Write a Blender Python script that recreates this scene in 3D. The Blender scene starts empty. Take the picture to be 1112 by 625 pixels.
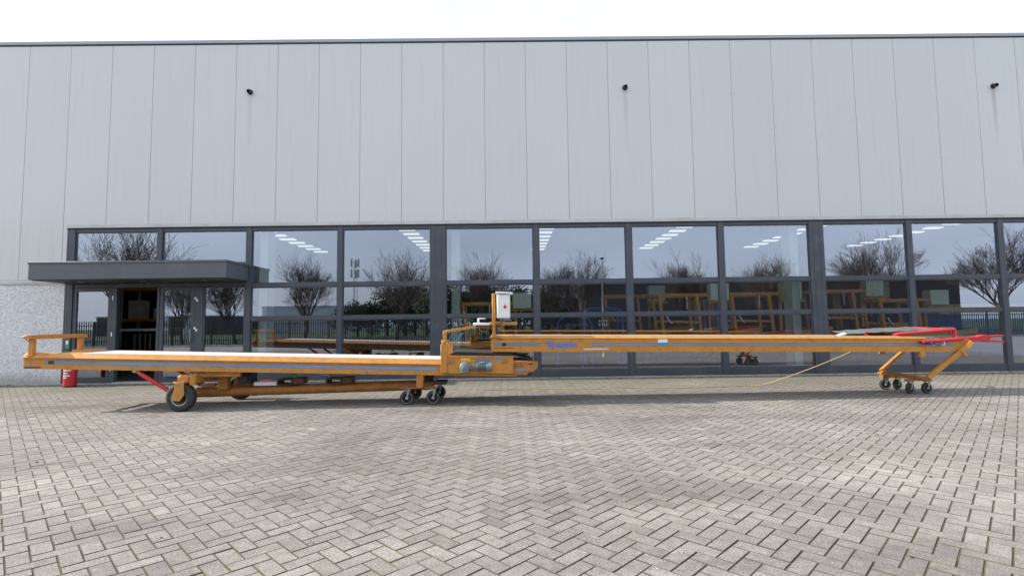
import bpy, bmesh, math, random
from math import sin, cos, pi, radians
from mathutils import Vector, Matrix, noise
random.seed(11)
S = bpy.context.scene
C = S.collection

# ------------------------------------------------------------------ helpers
def tag(o, label=None, cat=None, group=None, kind=None):
    if label: o['label'] = label
    if cat: o['category'] = cat
    if group: o['group'] = group
    if kind: o['kind'] = kind
    return o

def thing(name, label, cat, loc=(0, 0, 0), rz=0.0, group=None):
    o = bpy.data.objects.new(name, None)
    C.objects.link(o)
    o.location = loc
    o.rotation_euler = (0, 0, rz)
    o.empty_display_size = .2
    return tag(o, label, cat, group)

class MB:
    """collects shapes, links them as ONE mesh object"""
    def __init__(s):
        s.bm = bmesh.new()
    def box(s, x0, x1, y0, y1, z0, z1, bev=0.0, rot=None, piv=None, mi=0):
        t = bmesh.new()
        vs = [t.verts.new((x, y, z)) for x in (x0, x1) for y in (y0, y1) for z in (z0, z1)]
        for f in ((0, 1, 3, 2), (4, 6, 7, 5), (0, 4, 5, 1), (2, 3, 7, 6), (0, 2, 6, 4), (1, 5, 7, 3)):
            t.faces.new([vs[i] for i in f])
        if bev:
            bmesh.ops.bevel(t, geom=t.edges[:], offset=bev, segments=1, affect='EDGES', profile=.5)
        if rot is not None:
            p = Vector(piv if piv else ((x0+x1)/2, (y0+y1)/2, (z0+z1)/2))
            for v in t.verts: v.co = rot @ (v.co - p) + p
        s._merge(t, mi)
        return s
    def _merge(s, t, mi=0, smooth=False):
        t.normal_update()
        m = {}
        for v in t.verts: m[v] = s.bm.verts.new(v.co)
        for f in t.faces:
            try:
                nf = s.bm.faces.new([m[v] for v in f.verts])
                nf.material_index = mi
                nf.smooth = smooth or f.smooth
            except ValueError: pass
        t.free()
    def rod(s, a, b, r, r2=None, n=14, cap=True, mi=0):
        a = Vector(a); b = Vector(b); r2 = r if r2 is None else r2
        d = (b - a).normalized()
        u = d.orthogonal().normalized(); w = d.cross(u)
        A = [s.bm.verts.new(a + (u*cos(2*pi*i/n) + w*sin(2*pi*i/n))*r) for i in range(n)]
        B = [s.bm.verts.new(b + (u*cos(2*pi*i/n) + w*sin(2*pi*i/n))*r2) for i in range(n)]
        for i in range(n):
            f = s.bm.faces.new((A[i], A[(i+1) % n], B[(i+1) % n], B[i])); f.smooth = True; f.material_index = mi
        if cap:
            s.bm.faces.new(A[::-1]).material_index = mi
            s.bm.faces.new(B).material_index = mi
        return s
    def sqbar(s, a, b, w, h=None, bev=.004, mi=0):
        """rectangular tube from a to b, w across, h in its upright direction"""
        a = Vector(a); b = Vector(b); h = w if h is None else h
        d = (b-a); L = d.length; d.normalize()
        up = Vector((0, 0, 1)) if abs(d.z) < .95 else Vector((1, 0, 0))
        side = d.cross(up).normalized(); up = side.cross(d).normalized()
        t = bmesh.new()
        vs = []
        for x in (0, L):
            for y in (-w/2, w/2):
                for z in (-h/2, h/2): vs.append(t.verts.new(a + d*x + side*y + up*z))
        for f in ((0, 1, 3, 2), (4, 6, 7, 5), (0, 4, 5, 1), (2, 3, 7, 6), (0, 2, 6, 4), (1, 5, 7, 3)):
            t.faces.new([vs[i] for i in f])
        if bev: bmesh.ops.bevel(t, geom=t.edges[:], offset=bev, segments=1, affect='EDGES')
        s._merge(t, mi)
        return s
    def tube(s, pts, r, n=8, mi=0):
        P = [Vector(p) for p in pts]
        rings = []
        u = None
        for i, p in enumerate(P):
            d = (P[min(i+1, len(P)-1)] - P[max(i-1, 0)]).normalized()
            u = d.orthogonal().normalized() if u is None else (u - d*u.dot(d)).normalized()
            w = d.cross(u)
            rr = r[i] if isinstance(r, (list, tuple)) else r
            rings.append([s.bm.verts.new(p + (u*cos(2*pi*k/n) + w*sin(2*pi*k/n))*rr) for k in range(n)])
        for A, B in zip(rings, rings[1:]):
            for k in range(n):
                f = s.bm.faces.new((A[k], A[(k+1) % n], B[(k+1) % n], B[k])); f.smooth = True; f.material_index = mi
        s.bm.faces.new(rings[0][::-1]); s.bm.faces.new(rings[-1])
        return s
    def prism(s, poly, y0, y1, bev=0.0, mi=0):
        """polygon in x,z extruded along y"""
        t = bmesh.new()
        A = [t.verts.new((x, y0, z)) for x, z in poly]; B = [t.verts.new((x, y1, z)) for x, z in poly]
        n = len(poly)
        t.faces.new(A); t.faces.new(B[::-1])
        for i in range(n): t.faces.new((A[i], B[i], B[(i+1) % n], A[(i+1) % n]))
        bmesh.ops.recalc_face_normals(t, faces=t.faces[:])
        if bev: bmesh.ops.bevel(t, geom=t.edges[:], offset=bev, segments=1, affect='EDGES')
        s._merge(t, mi)
        return s
    def sweep(s, prof, xs, zf, mi=0):
        """profile (y,z) swept along x, lifted by zf(x)"""
        t = bmesh.new()
        R = [[t.verts.new((x, y, z + zf(x))) for y, z in prof] for x in xs]
        n = len(prof)
        for A, B in zip(R, R[1:]):
            for k in range(n): t.faces.new((A[k], A[(k+1) % n], B[(k+1) % n], B[k]))
        t.faces.new(R[0]); t.faces.new(R[-1][::-1])
        bmesh.ops.recalc_face_normals(t, faces=t.faces[:])
        s._merge(t, mi)
        return s
    def lathe(s, prof, c, axis, n=28, mi=0):
        """profile (r, h) turned about axis through c"""
        c = Vector(c); d = Vector(axis).normalized(); u = d.orthogonal().normalized(); w = d.cross(u)
        t = bmesh.new()
        R = []
        for r, h in prof:
            R.append([t.verts.new(c + d*h + (u*cos(2*pi*k/n) + w*sin(2*pi*k/n))*max(r, .0005)) for k in range(n)])
        for A, B in zip(R, R[1:]):
            for k in range(n): t.faces.new((A[k], A[(k+1) % n], B[(k+1) % n], B[k])).smooth = True
        t.faces.new(R[0]); t.faces.new(R[-1][::-1])
        bmesh.ops.recalc_face_normals(t, faces=t.faces[:])
        s._merge(t, mi)
        return s
    def build(s, name, mat, parent=None, off=(0, 0, 0), loc=None, label=None):
        bmesh.ops.translate(s.bm, verts=s.bm.verts[:], vec=(-off[0], -off[1], -off[2]))
        me = bpy.data.meshes.new(name)
        s.bm.to_mesh(me); s.bm.free()
        for m in (mat if isinstance(mat, (list, tuple)) else [mat]): me.materials.append(m)
        try:
            me.set_sharp_from_angle(angle=radians(38))
        except Exception: pass
        o = bpy.data.objects.new(name, me)
        C.objects.link(o)
        if loc: o.location = loc
        if parent: o.parent = parent
        if label: o['label'] = label
        return o

def raw(name, verts, faces, mat, parent=None):
    me = bpy.data.meshes.new(name)
    me.from_pydata(verts, [], faces)
    me.materials.append(mat)
    me.update()
    o = bpy.data.objects.new(name, me); C.objects.link(o)
    if parent: o.parent = parent
    return o

def copy_tree(o, parent=None):
    c = o.copy(); C.objects.link(c); c.parent = parent
    for ch in [q for q in bpy.data.objects if q.parent == o and q is not c]:
        copy_tree(ch, c)
    return c

# ------------------------------------------------------------------ materials
def mat(name, col, rough=.5, metal=0.0, var=.08, scale=6.0, bump=0.0, bscale=60.0, dirt=None, dirt_amt=.0, dscale=2.5, spec=.5, coat=0.0):
    m = bpy.data.materials.new(name); m.use_nodes = True
    nt = m.node_tree; N = nt.nodes; L = nt.links
    b = N['Principled BSDF']
    tc = N.new('ShaderNodeTexCoord')
    nz = N.new('ShaderNodeTexNoise'); nz.inputs['Scale'].default_value = scale; nz.inputs['Detail'].default_value = 6
    L.new(tc.outputs['Object'], nz.inputs['Vector'])
    rp = N.new('ShaderNodeMapRange'); rp.inputs['From Min'].default_value = .3; rp.inputs['From Max'].default_value = .7
    rp.inputs['To Min'].default_value = 1-var; rp.inputs['To Max'].default_value = 1+var
    L.new(nz.outputs['Fac'], rp.inputs['Value'])
    mx = N.new('ShaderNodeVectorMath'); mx.operation = 'SCALE'
    mx.inputs[0].default_value = col[:3]
    L.new(rp.outputs['Result'], mx.inputs['Scale'])
    out = mx.outputs[0]
    if dirt:
        n2 = N.new('ShaderNodeTexNoise'); n2.inputs['Scale'].default_value = dscale; n2.inputs['Detail'].default_value = 8; n2.inputs['Roughness'].default_value = .65
        L.new(tc.outputs['Object'], n2.inputs['Vector'])
        r2 = N.new('ShaderNodeMapRange'); r2.inputs['From Min'].default_value = .48; r2.inputs['From Max'].default_value = .72
        r2.inputs['To Max'].default_value = dirt_amt
        L.new(n2.outputs['Fac'], r2.inputs['Value'])
        m2 = N.new('ShaderNodeMix'); m2.data_type = 'RGBA'
        L.new(r2.outputs['Result'], m2.inputs['Factor']); L.new(out, m2.inputs['A']); m2.inputs['B'].default_value = (*dirt, 1)
        out = m2.outputs['Result']
    L.new(out, b.inputs['Base Color'])
    b.inputs['Metallic'].default_value = metal
    b.inputs['Specular IOR Level'].default_value = spec
    r3 = N.new('ShaderNodeMapRange'); r3.inputs['To Min'].default_value = max(rough-.1, .02); r3.inputs['To Max'].default_value = min(rough+.12, 1)
    L.new(nz.outputs['Fac'], r3.inputs['Value']); L.new(r3.outputs['Result'], b.inputs['Roughness'])
    b.inputs['Coat Weight'].default_value = coat
    if bump:
        n3 = N.new('ShaderNodeTexNoise'); n3.inputs['Scale'].default_value = bscale; n3.inputs['Detail'].default_value = 4
        L.new(tc.outputs['Object'], n3.inputs['Vector'])
        bp = N.new('ShaderNodeBump'); bp.inputs['Strength'].default_value = bump; bp.inputs['Distance'].default_value = .01
        L.new(n3.outputs['Fac'], bp.inputs['Height']); L.new(bp.outputs['Normal'], b.inputs['Normal'])
    return m

ORANGE = (.51, .228, .038)
M = {}
M['orange'] = mat('orange_paint', ORANGE, .42, var=.07, scale=3, dirt=(.15, .075, .035), dirt_amt=.42, dscale=11)
M['orange_worn'] = mat('worn_orange_paint', (.40, .165, .035), .55, var=.12, scale=8, dirt=(.14, .07, .03), dirt_amt=.6, dscale=9)
M['brown'] = mat('rusty_brown', (.11, .05, .03), .7, var=.3, scale=14)
M['stripe'] = mat('blue_grey_stripe', (.15, .27, .47), .5, var=.22, scale=1.2, dirt=(.26, .23, .23), dirt_amt=.5, dscale=1.7)
M['stripe_grey'] = mat('grey_stripe', (.20, .225, .25), .5, var=.15, scale=1.2)
M['blue'] = mat('blue_lettering', (.05, .24, .72), .4, var=.05)
M['belt'] = mat('pale_belt', (.60, .575, .55), .6, var=.07, scale=2, dirt=(.45, .40, .36), dirt_amt=.5)
M['rubber'] = mat('black_rubber', (.025, .025, .028), .75, var=.3, scale=20, bump=.3)
M['dark'] = mat('black_plastic', (.02, .02, .022), .5)
M['tyre'] = mat('tyre_rubber', (.035, .034, .034), .8, var=.3, scale=25, bump=.4, bscale=90)
M['steel'] = mat('galvanised_steel', (.33, .335, .34), .45, metal=.6, var=.15, scale=15)
M['spoke'] = mat('dusty_cast_metal', (.55, .53, .49), .6, metal=.2, var=.25, scale=18)
M['motor'] = mat('grey_green_motor_paint', (.15, .20, .205), .45, var=.12, scale=10)
M['red'] = mat('red_paint', (.50, .022, .03), .38, var=.1, scale=5)
M['sheet'] = mat('grey_rubber_sheet', (.11, .13, .13), .75, var=.25, scale=3, bump=.5, bscale=10)
M['white'] = mat('white_paint', (.78, .79, .78), .35, var=.03)
M['yellow'] = mat('yellow_sticker', (.85, .55, .06), .5)
M['rope'] = mat('yellow_cord', (.50, .37, .16), .7)
M['green'] = mat('green_strap', (.03, .36, .10), .6)
M['pink'] = mat('pink_rag', (.6, .2, .22), .8)
M['frame'] = mat('anthracite_frame', (.052, .062, .082), .38, var=.06, scale=2, dirt=(.16, .16, .16), dirt_amt=.25, dscale=3)
M['canopy'] = mat('anthracite_canopy', (.085, .095, .112), .4, var=.06, scale=1.2, dirt=(.17, .17, .17), dirt_amt=.3, dscale=2)
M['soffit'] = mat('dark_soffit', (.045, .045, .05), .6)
M['coping'] = mat('coping_metal', (.34, .36, .40), .4, var=.04, scale=1)
M['seam'] = mat('panel_joint', (.40, .415, .43), .8)
M['gap_shadow'] = mat('dark_joint_and_painted_shadow', (.05, .055, .06), .8)  # near-black; also paints the shadow line below the coping
M['trim'] = mat('pale_trim', (.50, .52, .52), .45, var=.05, scale=2, dirt=(.28, .24, .18), dirt_amt=.45, dscale=1.3)
M['concrete'] = mat('edge_concrete', (.36, .34, .29), .85, var=.18, scale=7, bump=.4, dirt=(.14, .14, .08), dirt_amt=.6, dscale=1.5)
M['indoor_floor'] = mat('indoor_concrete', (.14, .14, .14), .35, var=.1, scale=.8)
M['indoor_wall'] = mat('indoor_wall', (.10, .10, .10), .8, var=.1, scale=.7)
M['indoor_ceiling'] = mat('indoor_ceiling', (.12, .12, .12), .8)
M['indoor_pale'] = mat('pale_column', (.42, .50, .47), .6, var=.08)
M['io'] = mat('indoor_orange', (.62, .28, .055), .45, var=.12)
M['teal'] = mat('pale_teal_cabinet', (.66, .74, .70), .5, var=.05)
M['iblue'] = mat('indoor_blue', (.05, .09, .42), .5, var=.1)
M['navy'] = mat('navy_container_paint', (.05, .10, .34), .5, var=.15)
M['bark'] = mat('bark', (.075, .062, .052), .9, var=.3, scale=12)
M['twig'] = mat('twigs', (.085, .062, .052), .9, var=.3, scale=4)
M['fence'] = mat('fence_steel', (.03, .032, .038), .5)
M['farwall'] = mat('dark_cladding', (.06, .058, .055), .7, var=.1, scale=.5)
M['paleclad'] = mat('pale_cladding', (.42, .45, .50), .6, var=.1, scale=.3)
M['grass'] = mat('grass', (.06, .10, .03), .95, var=.35, scale=1.5, bump=.5, bscale=30)
M['weed'] = mat('weeds', (.07, .10, .03), .8, var=.3)
M['asphalt'] = mat('asphalt', (.055, .055, .056), .9, var=.15, scale=2, bump=.3)
M['evergreen'] = mat('evergreen_foliage', (.045, .065, .028), .8, var=.5, scale=1.3)
M['farpave'] = mat('far_paving', (.29, .275, .255), .85, var=.12, scale=.6, bump=.3, bscale=40)
M['lamp_grey'] = mat('galvanised_pole', (.42, .43, .42), .5, metal=.3)

def emis(name, col, st):
    m = bpy.data.materials.new(name); m.use_nodes = True
    b = m.node_tree.nodes['Principled BSDF']
    b.inputs['Base Color'].default_value = (.8, .8, .8, 1)
    b.inputs['Emission Color'].default_value = (*col, 1); b.inputs['Emission Strength'].default_value = st
    return m
M['led'] = emis('lit_lamp_panel', (1, .97, .9), .42)

def glass():
    m = bpy.data.materials.new('window_glass'); m.use_nodes = True
    nt = m.node_tree; N = nt.nodes; L = nt.links
    N.remove(N['Principled BSDF'])
    tr = N.new('ShaderNodeBsdfTransparent'); tr.inputs['Color'].default_value = (.92, .95, .94, 1)
    gl = N.new('ShaderNodeBsdfGlossy'); gl.inputs['Roughness'].default_value = 0.0; gl.inputs['Color'].default_value = (.80, .87, 1.0, 1)
    fr = N.new('ShaderNodeFresnel'); fr.inputs['IOR'].default_value = 1.5
    ad = N.new('ShaderNodeMath'); ad.operation = 'MULTIPLY_ADD'; ad.inputs[1].default_value = 1.1; ad.inputs[2].default_value = GL_BASE; ad.use_clamp = True
    ge = N.new('ShaderNodeNewGeometry'); ib = N.new('ShaderNodeMath'); ib.operation = 'SUBTRACT'; ib.inputs[0].default_value = 1.0; L.new(ge.outputs['Backfacing'], ib.inputs[1])
    fm = N.new('ShaderNodeMath'); fm.operation = 'MULTIPLY'
    mx = N.new('ShaderNodeMixShader')
    # slightly wavy float glass
    tc = N.new('ShaderNodeTexCoord'); nz = N.new('ShaderNodeTexNoise'); nz.inputs['Scale'].default_value = .9; nz.inputs['Detail'].default_value = 1
    bp = N.new('ShaderNodeBump'); bp.inputs['Strength'].default_value = .03; bp.inputs['Distance'].default_value = .006
    L.new(tc.outputs['Object'], nz.inputs['Vector']); L.new(nz.outputs['Fac'], bp.inputs['Height']); L.new(bp.outputs['Normal'], gl.inputs['Normal'])
    L.new(fr.outputs[0], ad.inputs[0]); L.new(ad.outputs[0], fm.inputs[0]); L.new(ib.outputs[0], fm.inputs[1]); L.new(fm.outputs[0], mx.inputs[0])
    L.new(tr.outputs[0], mx.inputs[1]); L.new(gl.outputs[0], mx.inputs[2])
    L.new(mx.outputs[0], N['Material Output'].inputs['Surface'])
    return m
GL_BASE = .30
M['glass'] = glass()

def cladding_mat():
    m = mat('steel_cladding', (.56, .575, .575), .30, var=.02, scale=.25, spec=.9)
    nt = m.node_tree; N = nt.nodes; L = nt.links
    b = N['Principled BSDF']
    src = b.inputs['Base Color'].links[0].from_socket
    tc = N.new('ShaderNodeTexCoord'); sp = N.new('ShaderNodeSeparateXYZ'); L.new(tc.outputs['Object'], sp.inputs[0])
    def mth(op, a, bb, clamp=False):
        n = N.new('ShaderNodeMath'); n.operation = op; n.use_clamp = clamp
        for i, v in enumerate((a, bb)):
            if isinstance(v, (int, float)): n.inputs[i].default_value = v
            else: L.new(v, n.inputs[i])
        return n.outputs[0]
    # weather streaks: noise stretched along the height of the sheet
    mp = N.new('ShaderNodeMapping'); mp.inputs['Scale'].default_value = (6, 1, .35); L.new(tc.outputs['Object'], mp.inputs[0])
    nz = N.new('ShaderNodeTexNoise'); nz.inputs['Scale'].default_value = 1.4; nz.inputs['Detail'].default_value = 5; L.new(mp.outputs[0], nz.inputs['Vector'])
    st = mth('MULTIPLY', mth('SUBTRACT', nz.outputs['Fac'], .54, True), .30)
    fl = N.new('ShaderNodeMath'); fl.operation = 'FLOOR'; L.new(mth('ADD', sp.outputs['X'], .535), fl.inputs[0])
    wn = N.new('ShaderNodeTexWhiteNoise'); wn.noise_dimensions = '1D'; L.new(fl.outputs[0], wn.inputs['W'])
    st = mth('ADD', st, mth('MULTIPLY', wn.outputs['Value'], .045))
    # rust and dirt run below each roof outlet
    tot = st
    for px, ln, k in ((-6.19, 1.7, .32), (2.875, 1.6, .30), (11.86, 1.5, .75)):
        dx = mth('ABSOLUTE', mth('SUBTRACT', sp.outputs['X'], px), 0)
        w = mth('SUBTRACT', 1.0, mth('DIVIDE', dx, .075), True)
        w = mth('MULTIPLY', w, mth('LESS_THAN', sp.outputs['Z'], 6.88))
        d = mth('SUBTRACT', 1.0, mth('DIVIDE', mth('SUBTRACT', 6.88, sp.outputs['Z']), ln), True)
        nn = mth('ADD', mth('MULTIPLY', nz.outputs['Fac'], .9), .35)
        tot = mth('ADD', tot, mth('MULTIPLY', mth('MULTIPLY', mth('MULTIPLY', w, d), nn), k))
    # grime low on the sheets, just above the windows
    lo = mth('MULTIPLY', mth('SUBTRACT', 1.0, mth('DIVIDE', mth('SUBTRACT', sp.outputs['Z'], 3.66), .35), True), .10)
    tot = mth('ADD', tot, mth('MULTIPLY', lo, nz.outputs['Fac']))
    tot = mth('MINIMUM', tot, .85)
    mx = N.new('ShaderNodeMix'); mx.data_type = 'RGBA'
    L.new(tot, mx.inputs['Factor']); L.new(src, mx.inputs['A']); mx.inputs['B'].default_value = (.16, .135, .11, 1)
    L.new(mx.outputs['Result'], b.inputs['Base Color'])
    return m
M['clad'] = cladding_mat()

def pebble_mat():
    m = bpy.data.materials.new('pebbledash'); m.use_nodes = True
    nt = m.node_tree; N = nt.nodes; L = nt.links; b = N['Principled BSDF']
    tc = N.new('ShaderNodeTexCoord')
    v = N.new('ShaderNodeTexVoronoi'); v.inputs['Scale'].default_value = 42; L.new(tc.outputs['Object'], v.inputs['Vector'])
    cr = N.new('ShaderNodeValToRGB'); cr.color_ramp.elements[0].color = (.46, .47, .49, 1); cr.color_ramp.elements[1].color = (.78, .79, .81, 1)
    e = cr.color_ramp.elements.new(.45); e.color = (.62, .63, .65, 1)
    sp = N.new('ShaderNodeSeparateColor'); L.new(v.outputs['Color'], sp.inputs[0]); L.new(sp.outputs[0], cr.inputs[0])
    n2 = N.new('ShaderNodeTexNoise'); n2.inputs['Scale'].default_value = 1.2; n2.inputs['Detail'].default_value = 5; L.new(tc.outputs['Object'], n2.inputs['Vector'])
    mr = N.new('ShaderNodeMapRange'); mr.inputs['To Min'].default_value = .8; mr.inputs['To Max'].default_value = 1.15; L.new(n2.outputs['Fac'], mr.inputs['Value'])
    sc = N.new('ShaderNodeVectorMath'); sc.operation = 'SCALE'; L.new(cr.outputs[0], sc.inputs[0]); L.new(mr.outputs[0], sc.inputs['Scale'])
    # splash dirt and algae at the foot
    sz = N.new('ShaderNodeSeparateXYZ'); L.new(tc.outputs['Object'], sz.inputs[0])
    hz = N.new('ShaderNodeMath'); hz.operation = 'MULTIPLY_ADD'; hz.inputs[1].default_value = -.45; L.new(n2.outputs['Fac'], hz.inputs[0]); L.new(sz.outputs['Z'], hz.inputs[2])
    hr = N.new('ShaderNodeMapRange'); hr.inputs['From Min'].default_value = -.25; hr.inputs['From Max'].default_value = .12; hr.inputs['To Min'].default_value = .7; hr.inputs['To Max'].default_value = 0
    L.new(hz.outputs[0], hr.inputs['Value'])
    mxd = N.new('ShaderNodeMix'); mxd.data_type = 'RGBA'; L.new(hr.outputs[0], mxd.inputs['Factor']); L.new(sc.outputs[0], mxd.inputs['A']); mxd.inputs['B'].default_value = (.17, .16, .12, 1)
    L.new(mxd.outputs['Result'], b.inputs['Base Color']); b.inputs['Roughness'].default_value = .8
    bp = N.new('ShaderNodeBump'); bp.inputs['Strength'].default_value = .7; bp.inputs['Distance'].default_value = .006; bp.invert = True
    L.new(v.outputs['Distance'], bp.inputs['Height']); L.new(bp.outputs['Normal'], b.inputs['Normal'])
    return m
M['pebble'] = pebble_mat()

def brick_mat():
    m = bpy.data.materials.new('concrete_pavers'); m.use_nodes = True
    nt = m.node_tree; N = nt.nodes; L = nt.links; b = N['Principled BSDF']
    tc = N.new('ShaderNodeTexCoord')
    at = N.new('ShaderNodeAttribute'); at.attribute_name = 'tone'
    cr = N.new('ShaderNodeValToRGB')
    els = cr.color_ramp.elements
    els[0].color = (.168, .150, .132, 1); els[1].color = (.315, .284, .254, 1)
    for p, c in ((.2, (.214, .192, .171, 1)), (.8, (.266, .240, .214, 1))):
        e = els.new(p); e.color = c
    L.new(at.outputs['Fac'], cr.inputs[0])
    # speckle of pale grit and dark aggregate
    n1 = N.new('ShaderNodeTexNoise'); n1.inputs['Scale'].default_value = 95; n1.inputs['Detail'].default_value = 5; L.new(tc.outputs['Object'], n1.inputs['Vector'])
    m1 = N.new('ShaderNodeMapRange'); m1.inputs['From Min'].default_value = .3; m1.inputs['From Max'].default_value = .7; m1.inputs['To Min'].default_value = .58; m1.inputs['To Max'].default_value = 1.42
    L.new(n1.outputs['Fac'], m1.inputs['Value'])
    s1 = N.new('ShaderNodeVectorMath'); s1.operation = 'SCALE'; L.new(cr.outputs[0], s1.inputs[0]); L.new(m1.outputs[0], s1.inputs['Scale'])
    # large stains
    n2 = N.new('ShaderNodeTexNoise'); n2.inputs['Scale'].default_value = .33; n2.inputs['Detail'].default_value = 7; n2.inputs['Roughness'].default_value = .6; L.new(tc.outputs['Object'], n2.inputs['Vector'])
    m2 = N.new('ShaderNodeMapRange'); m2.inputs['From Min'].default_value = .3; m2.inputs['From Max'].default_value = .7; m2.inputs['To Min'].default_value = .74; m2.inputs['To Max'].default_value = 1.24
    L.new(n2.outputs['Fac'], m2.inputs['Value'])
    n5 = N.new('ShaderNodeTexNoise'); n5.inputs['Scale'].default_value = 14; n5.inputs['Detail'].default_value = 4; L.new(tc.outputs['Object'], n5.inputs['Vector'])
    m5 = N.new('ShaderNodeMapRange'); m5.inputs['From Min'].default_value = .3; m5.inputs['From Max'].default_value = .7; m5.inputs['To Min'].default_value = .84; m5.inputs['To Max'].default_value = 1.14
    L.new(n5.outputs['Fac'], m5.inputs['Value'])
    s5 = N.new('ShaderNodeVectorMath'); s5.operation = 'SCALE'; L.new(s1.outputs[0], s5.inputs[0]); L.new(m5.outputs[0], s5.inputs['Scale'])
    # old tyre scuffs and spilt patches
    mp6 = N.new('ShaderNodeMapping'); mp6.inputs['Scale'].default_value = (.35, 1.3, 1); mp6.inputs['Rotation'].default_value = (0, 0, .25); L.new(tc.outputs['Object'], mp6.inputs[0])
    n6 = N.new('ShaderNodeTexNoise'); n6.inputs['Scale'].default_value = 1.5; n6.inputs['Detail'].default_value = 6; n6.inputs['Distortion'].default_value = .8; L.new(mp6.outputs[0], n6.inputs['Vector'])
    m6 = N.new('ShaderNodeMapRange'); m6.inputs['From Min'].default_value = .34; m6.inputs['From Max'].default_value = .66; m6.inputs['To Min'].default_value = .84; m6.inputs['To Max'].default_value = 1.13
    L.new(n6.outputs['Fac'], m6.inputs['Value'])
    s6 = N.new('ShaderNodeVectorMath'); s6.operation = 'SCALE'; L.new(s5.outputs[0], s6.inputs[0]); L.new(m6.outputs[0], s6.inputs['Scale'])
    s2 = N.new('ShaderNodeVectorMath'); s2.operation = 'SCALE'; L.new(s6.outputs[0], s2.inputs[0]); L.new(m2.outputs[0], s2.inputs['Scale'])
    # algae and washed-in dirt along the foot of the building (worn edge, its own shape)
    sp = N.new('ShaderNodeSeparateXYZ'); L.new(tc.outputs['Object'], sp.inputs[0])
    n3 = N.new('ShaderNodeTexNoise'); n3.inputs['Scale'].default_value = .9; n3.inputs['Detail'].default_value = 6; L.new(tc.outputs['Object'], n3.inputs['Vector'])
    ya = N.new('ShaderNodeMath'); ya.operation = 'MULTIPLY_ADD'; ya.inputs[1].default_value = 1.6; L.new(n3.outputs['Fac'], ya.inputs[0]); L.new(sp.outputs['Y'], ya.inputs[2])
    m3 = N.new('ShaderNodeMapRange'); m3.inputs['From Min'].default_value = -2.3; m3.inputs['From Max'].default_value = .2; m3.inputs['To Min'].default_value = 0; m3.inputs['To Max'].default_value = .9
    L.new(ya.outputs[0], m3.inputs['Value'])
    mx = N.new('ShaderNodeMix'); mx.data_type = 'RGBA'; L.new(m3.outputs[0], mx.inputs['Factor']); L.new(s2.outputs[0], mx.inputs['A']); mx.inputs['B'].default_value = (.165, .15, .105, 1)
    # scattered white specks
    v = N.new('ShaderNodeTexVoronoi'); v.inputs['Scale'].default_value = 17; L.new(tc.outputs['Object'], v.inputs['Vector'])
    lt = N.new('ShaderNodeMath'); lt.operation = 'LESS_THAN'; lt.inputs[1].default_value = .085; L.new(v.outputs['Distance'], lt.inputs[0])
    vs = N.new('ShaderNodeSeparateColor'); L.new(v.outputs['Color'], vs.inputs[0])
    g2 = N.new('ShaderNodeMath'); g2.operation = 'GREATER_THAN'; g2.inputs[1].default_value = .80; L.new(vs.outputs[0], g2.inputs[0])
    ml = N.new('ShaderNodeMath'); ml.operation = 'MULTIPLY'; L.new(lt.outputs[0], ml.inputs[0]); L.new(g2.outputs[0], ml.inputs[1])
    m4 = N.new('ShaderNodeMath'); m4.operation = 'MULTIPLY'; m4.inputs[1].default_value = .6; L.new(ml.outputs[0], m4.inputs[0])
    mw = N.new('ShaderNodeMix'); mw.data_type = 'RGBA'; L.new(m4.outputs[0], mw.inputs['Factor']); L.new(mx.outputs['Result'], mw.inputs['A']); mw.inputs['B'].default_value = (.6, .58, .55, 1)
    # soil and moss caught on the worn arrises
    ea = N.new('ShaderNodeAttribute'); ea.attribute_name = 'edge'
    me_ = N.new('ShaderNodeMix'); me_.data_type = 'RGBA'; L.new(ea.outputs['Fac'], me_.inputs['Factor']); L.new(mw.outputs['Result'], me_.inputs['A'])
    ec = N.new('ShaderNodeValToRGB'); ec.color_ramp.elements[0].position = .44; ec.color_ramp.elements[0].color = (.070, .062, .052, 1)
    ec.color_ramp.elements[1].position = .64; ec.color_ramp.elements[1].color = (.088, .084, .042, 1); L.new(n3.outputs['Fac'], ec.inputs[0])
    L.new(ec.outputs[0], me_.inputs['B'])
    L.new(me_.outputs['Result'], b.inputs['Base Color'])
    b.inputs['Roughness'].default_value = .85
    bp = N.new('ShaderNodeBump'); bp.inputs['Strength'].default_value = .35; bp.inputs['Distance'].default_value = .004
    L.new(n1.outputs['Fac'], bp.inputs['Height']); L.new(bp.outputs['Normal'], b.inputs['Normal'])
    return m
M['brick'] = brick_mat()

def joint_mat():
    m = bpy.data.materials.new('mossy_joint_sand'); m.use_nodes = True
    nt = m.node_tree; N = nt.nodes; L = nt.links; b = N['Principled BSDF']
    tc = N.new('ShaderNodeTexCoord')
    n = N.new('ShaderNodeTexNoise'); n.inputs['Scale'].default_value = 1.1; n.inputs['Detail'].default_value = 8; n.inputs['Roughness'].default_value = .7; L.new(tc.outputs['Object'], n.inputs['Vector'])
    cr = N.new('ShaderNodeValToRGB'); cr.color_ramp.elements[0].position = .40; cr.color_ramp.elements[0].color = (.085, .073, .056, 1)
    cr.color_ramp.elements[1].position = .60; cr.color_ramp.elements[1].color = (.095, .090, .040, 1)
    L.new(n.outputs['Fac'], cr.inputs[0]); L.new(cr.outputs[0], b.inputs['Base Color']); b.inputs['Roughness'].default_value = .95
    return m
M['joint'] = joint_mat()

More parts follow.
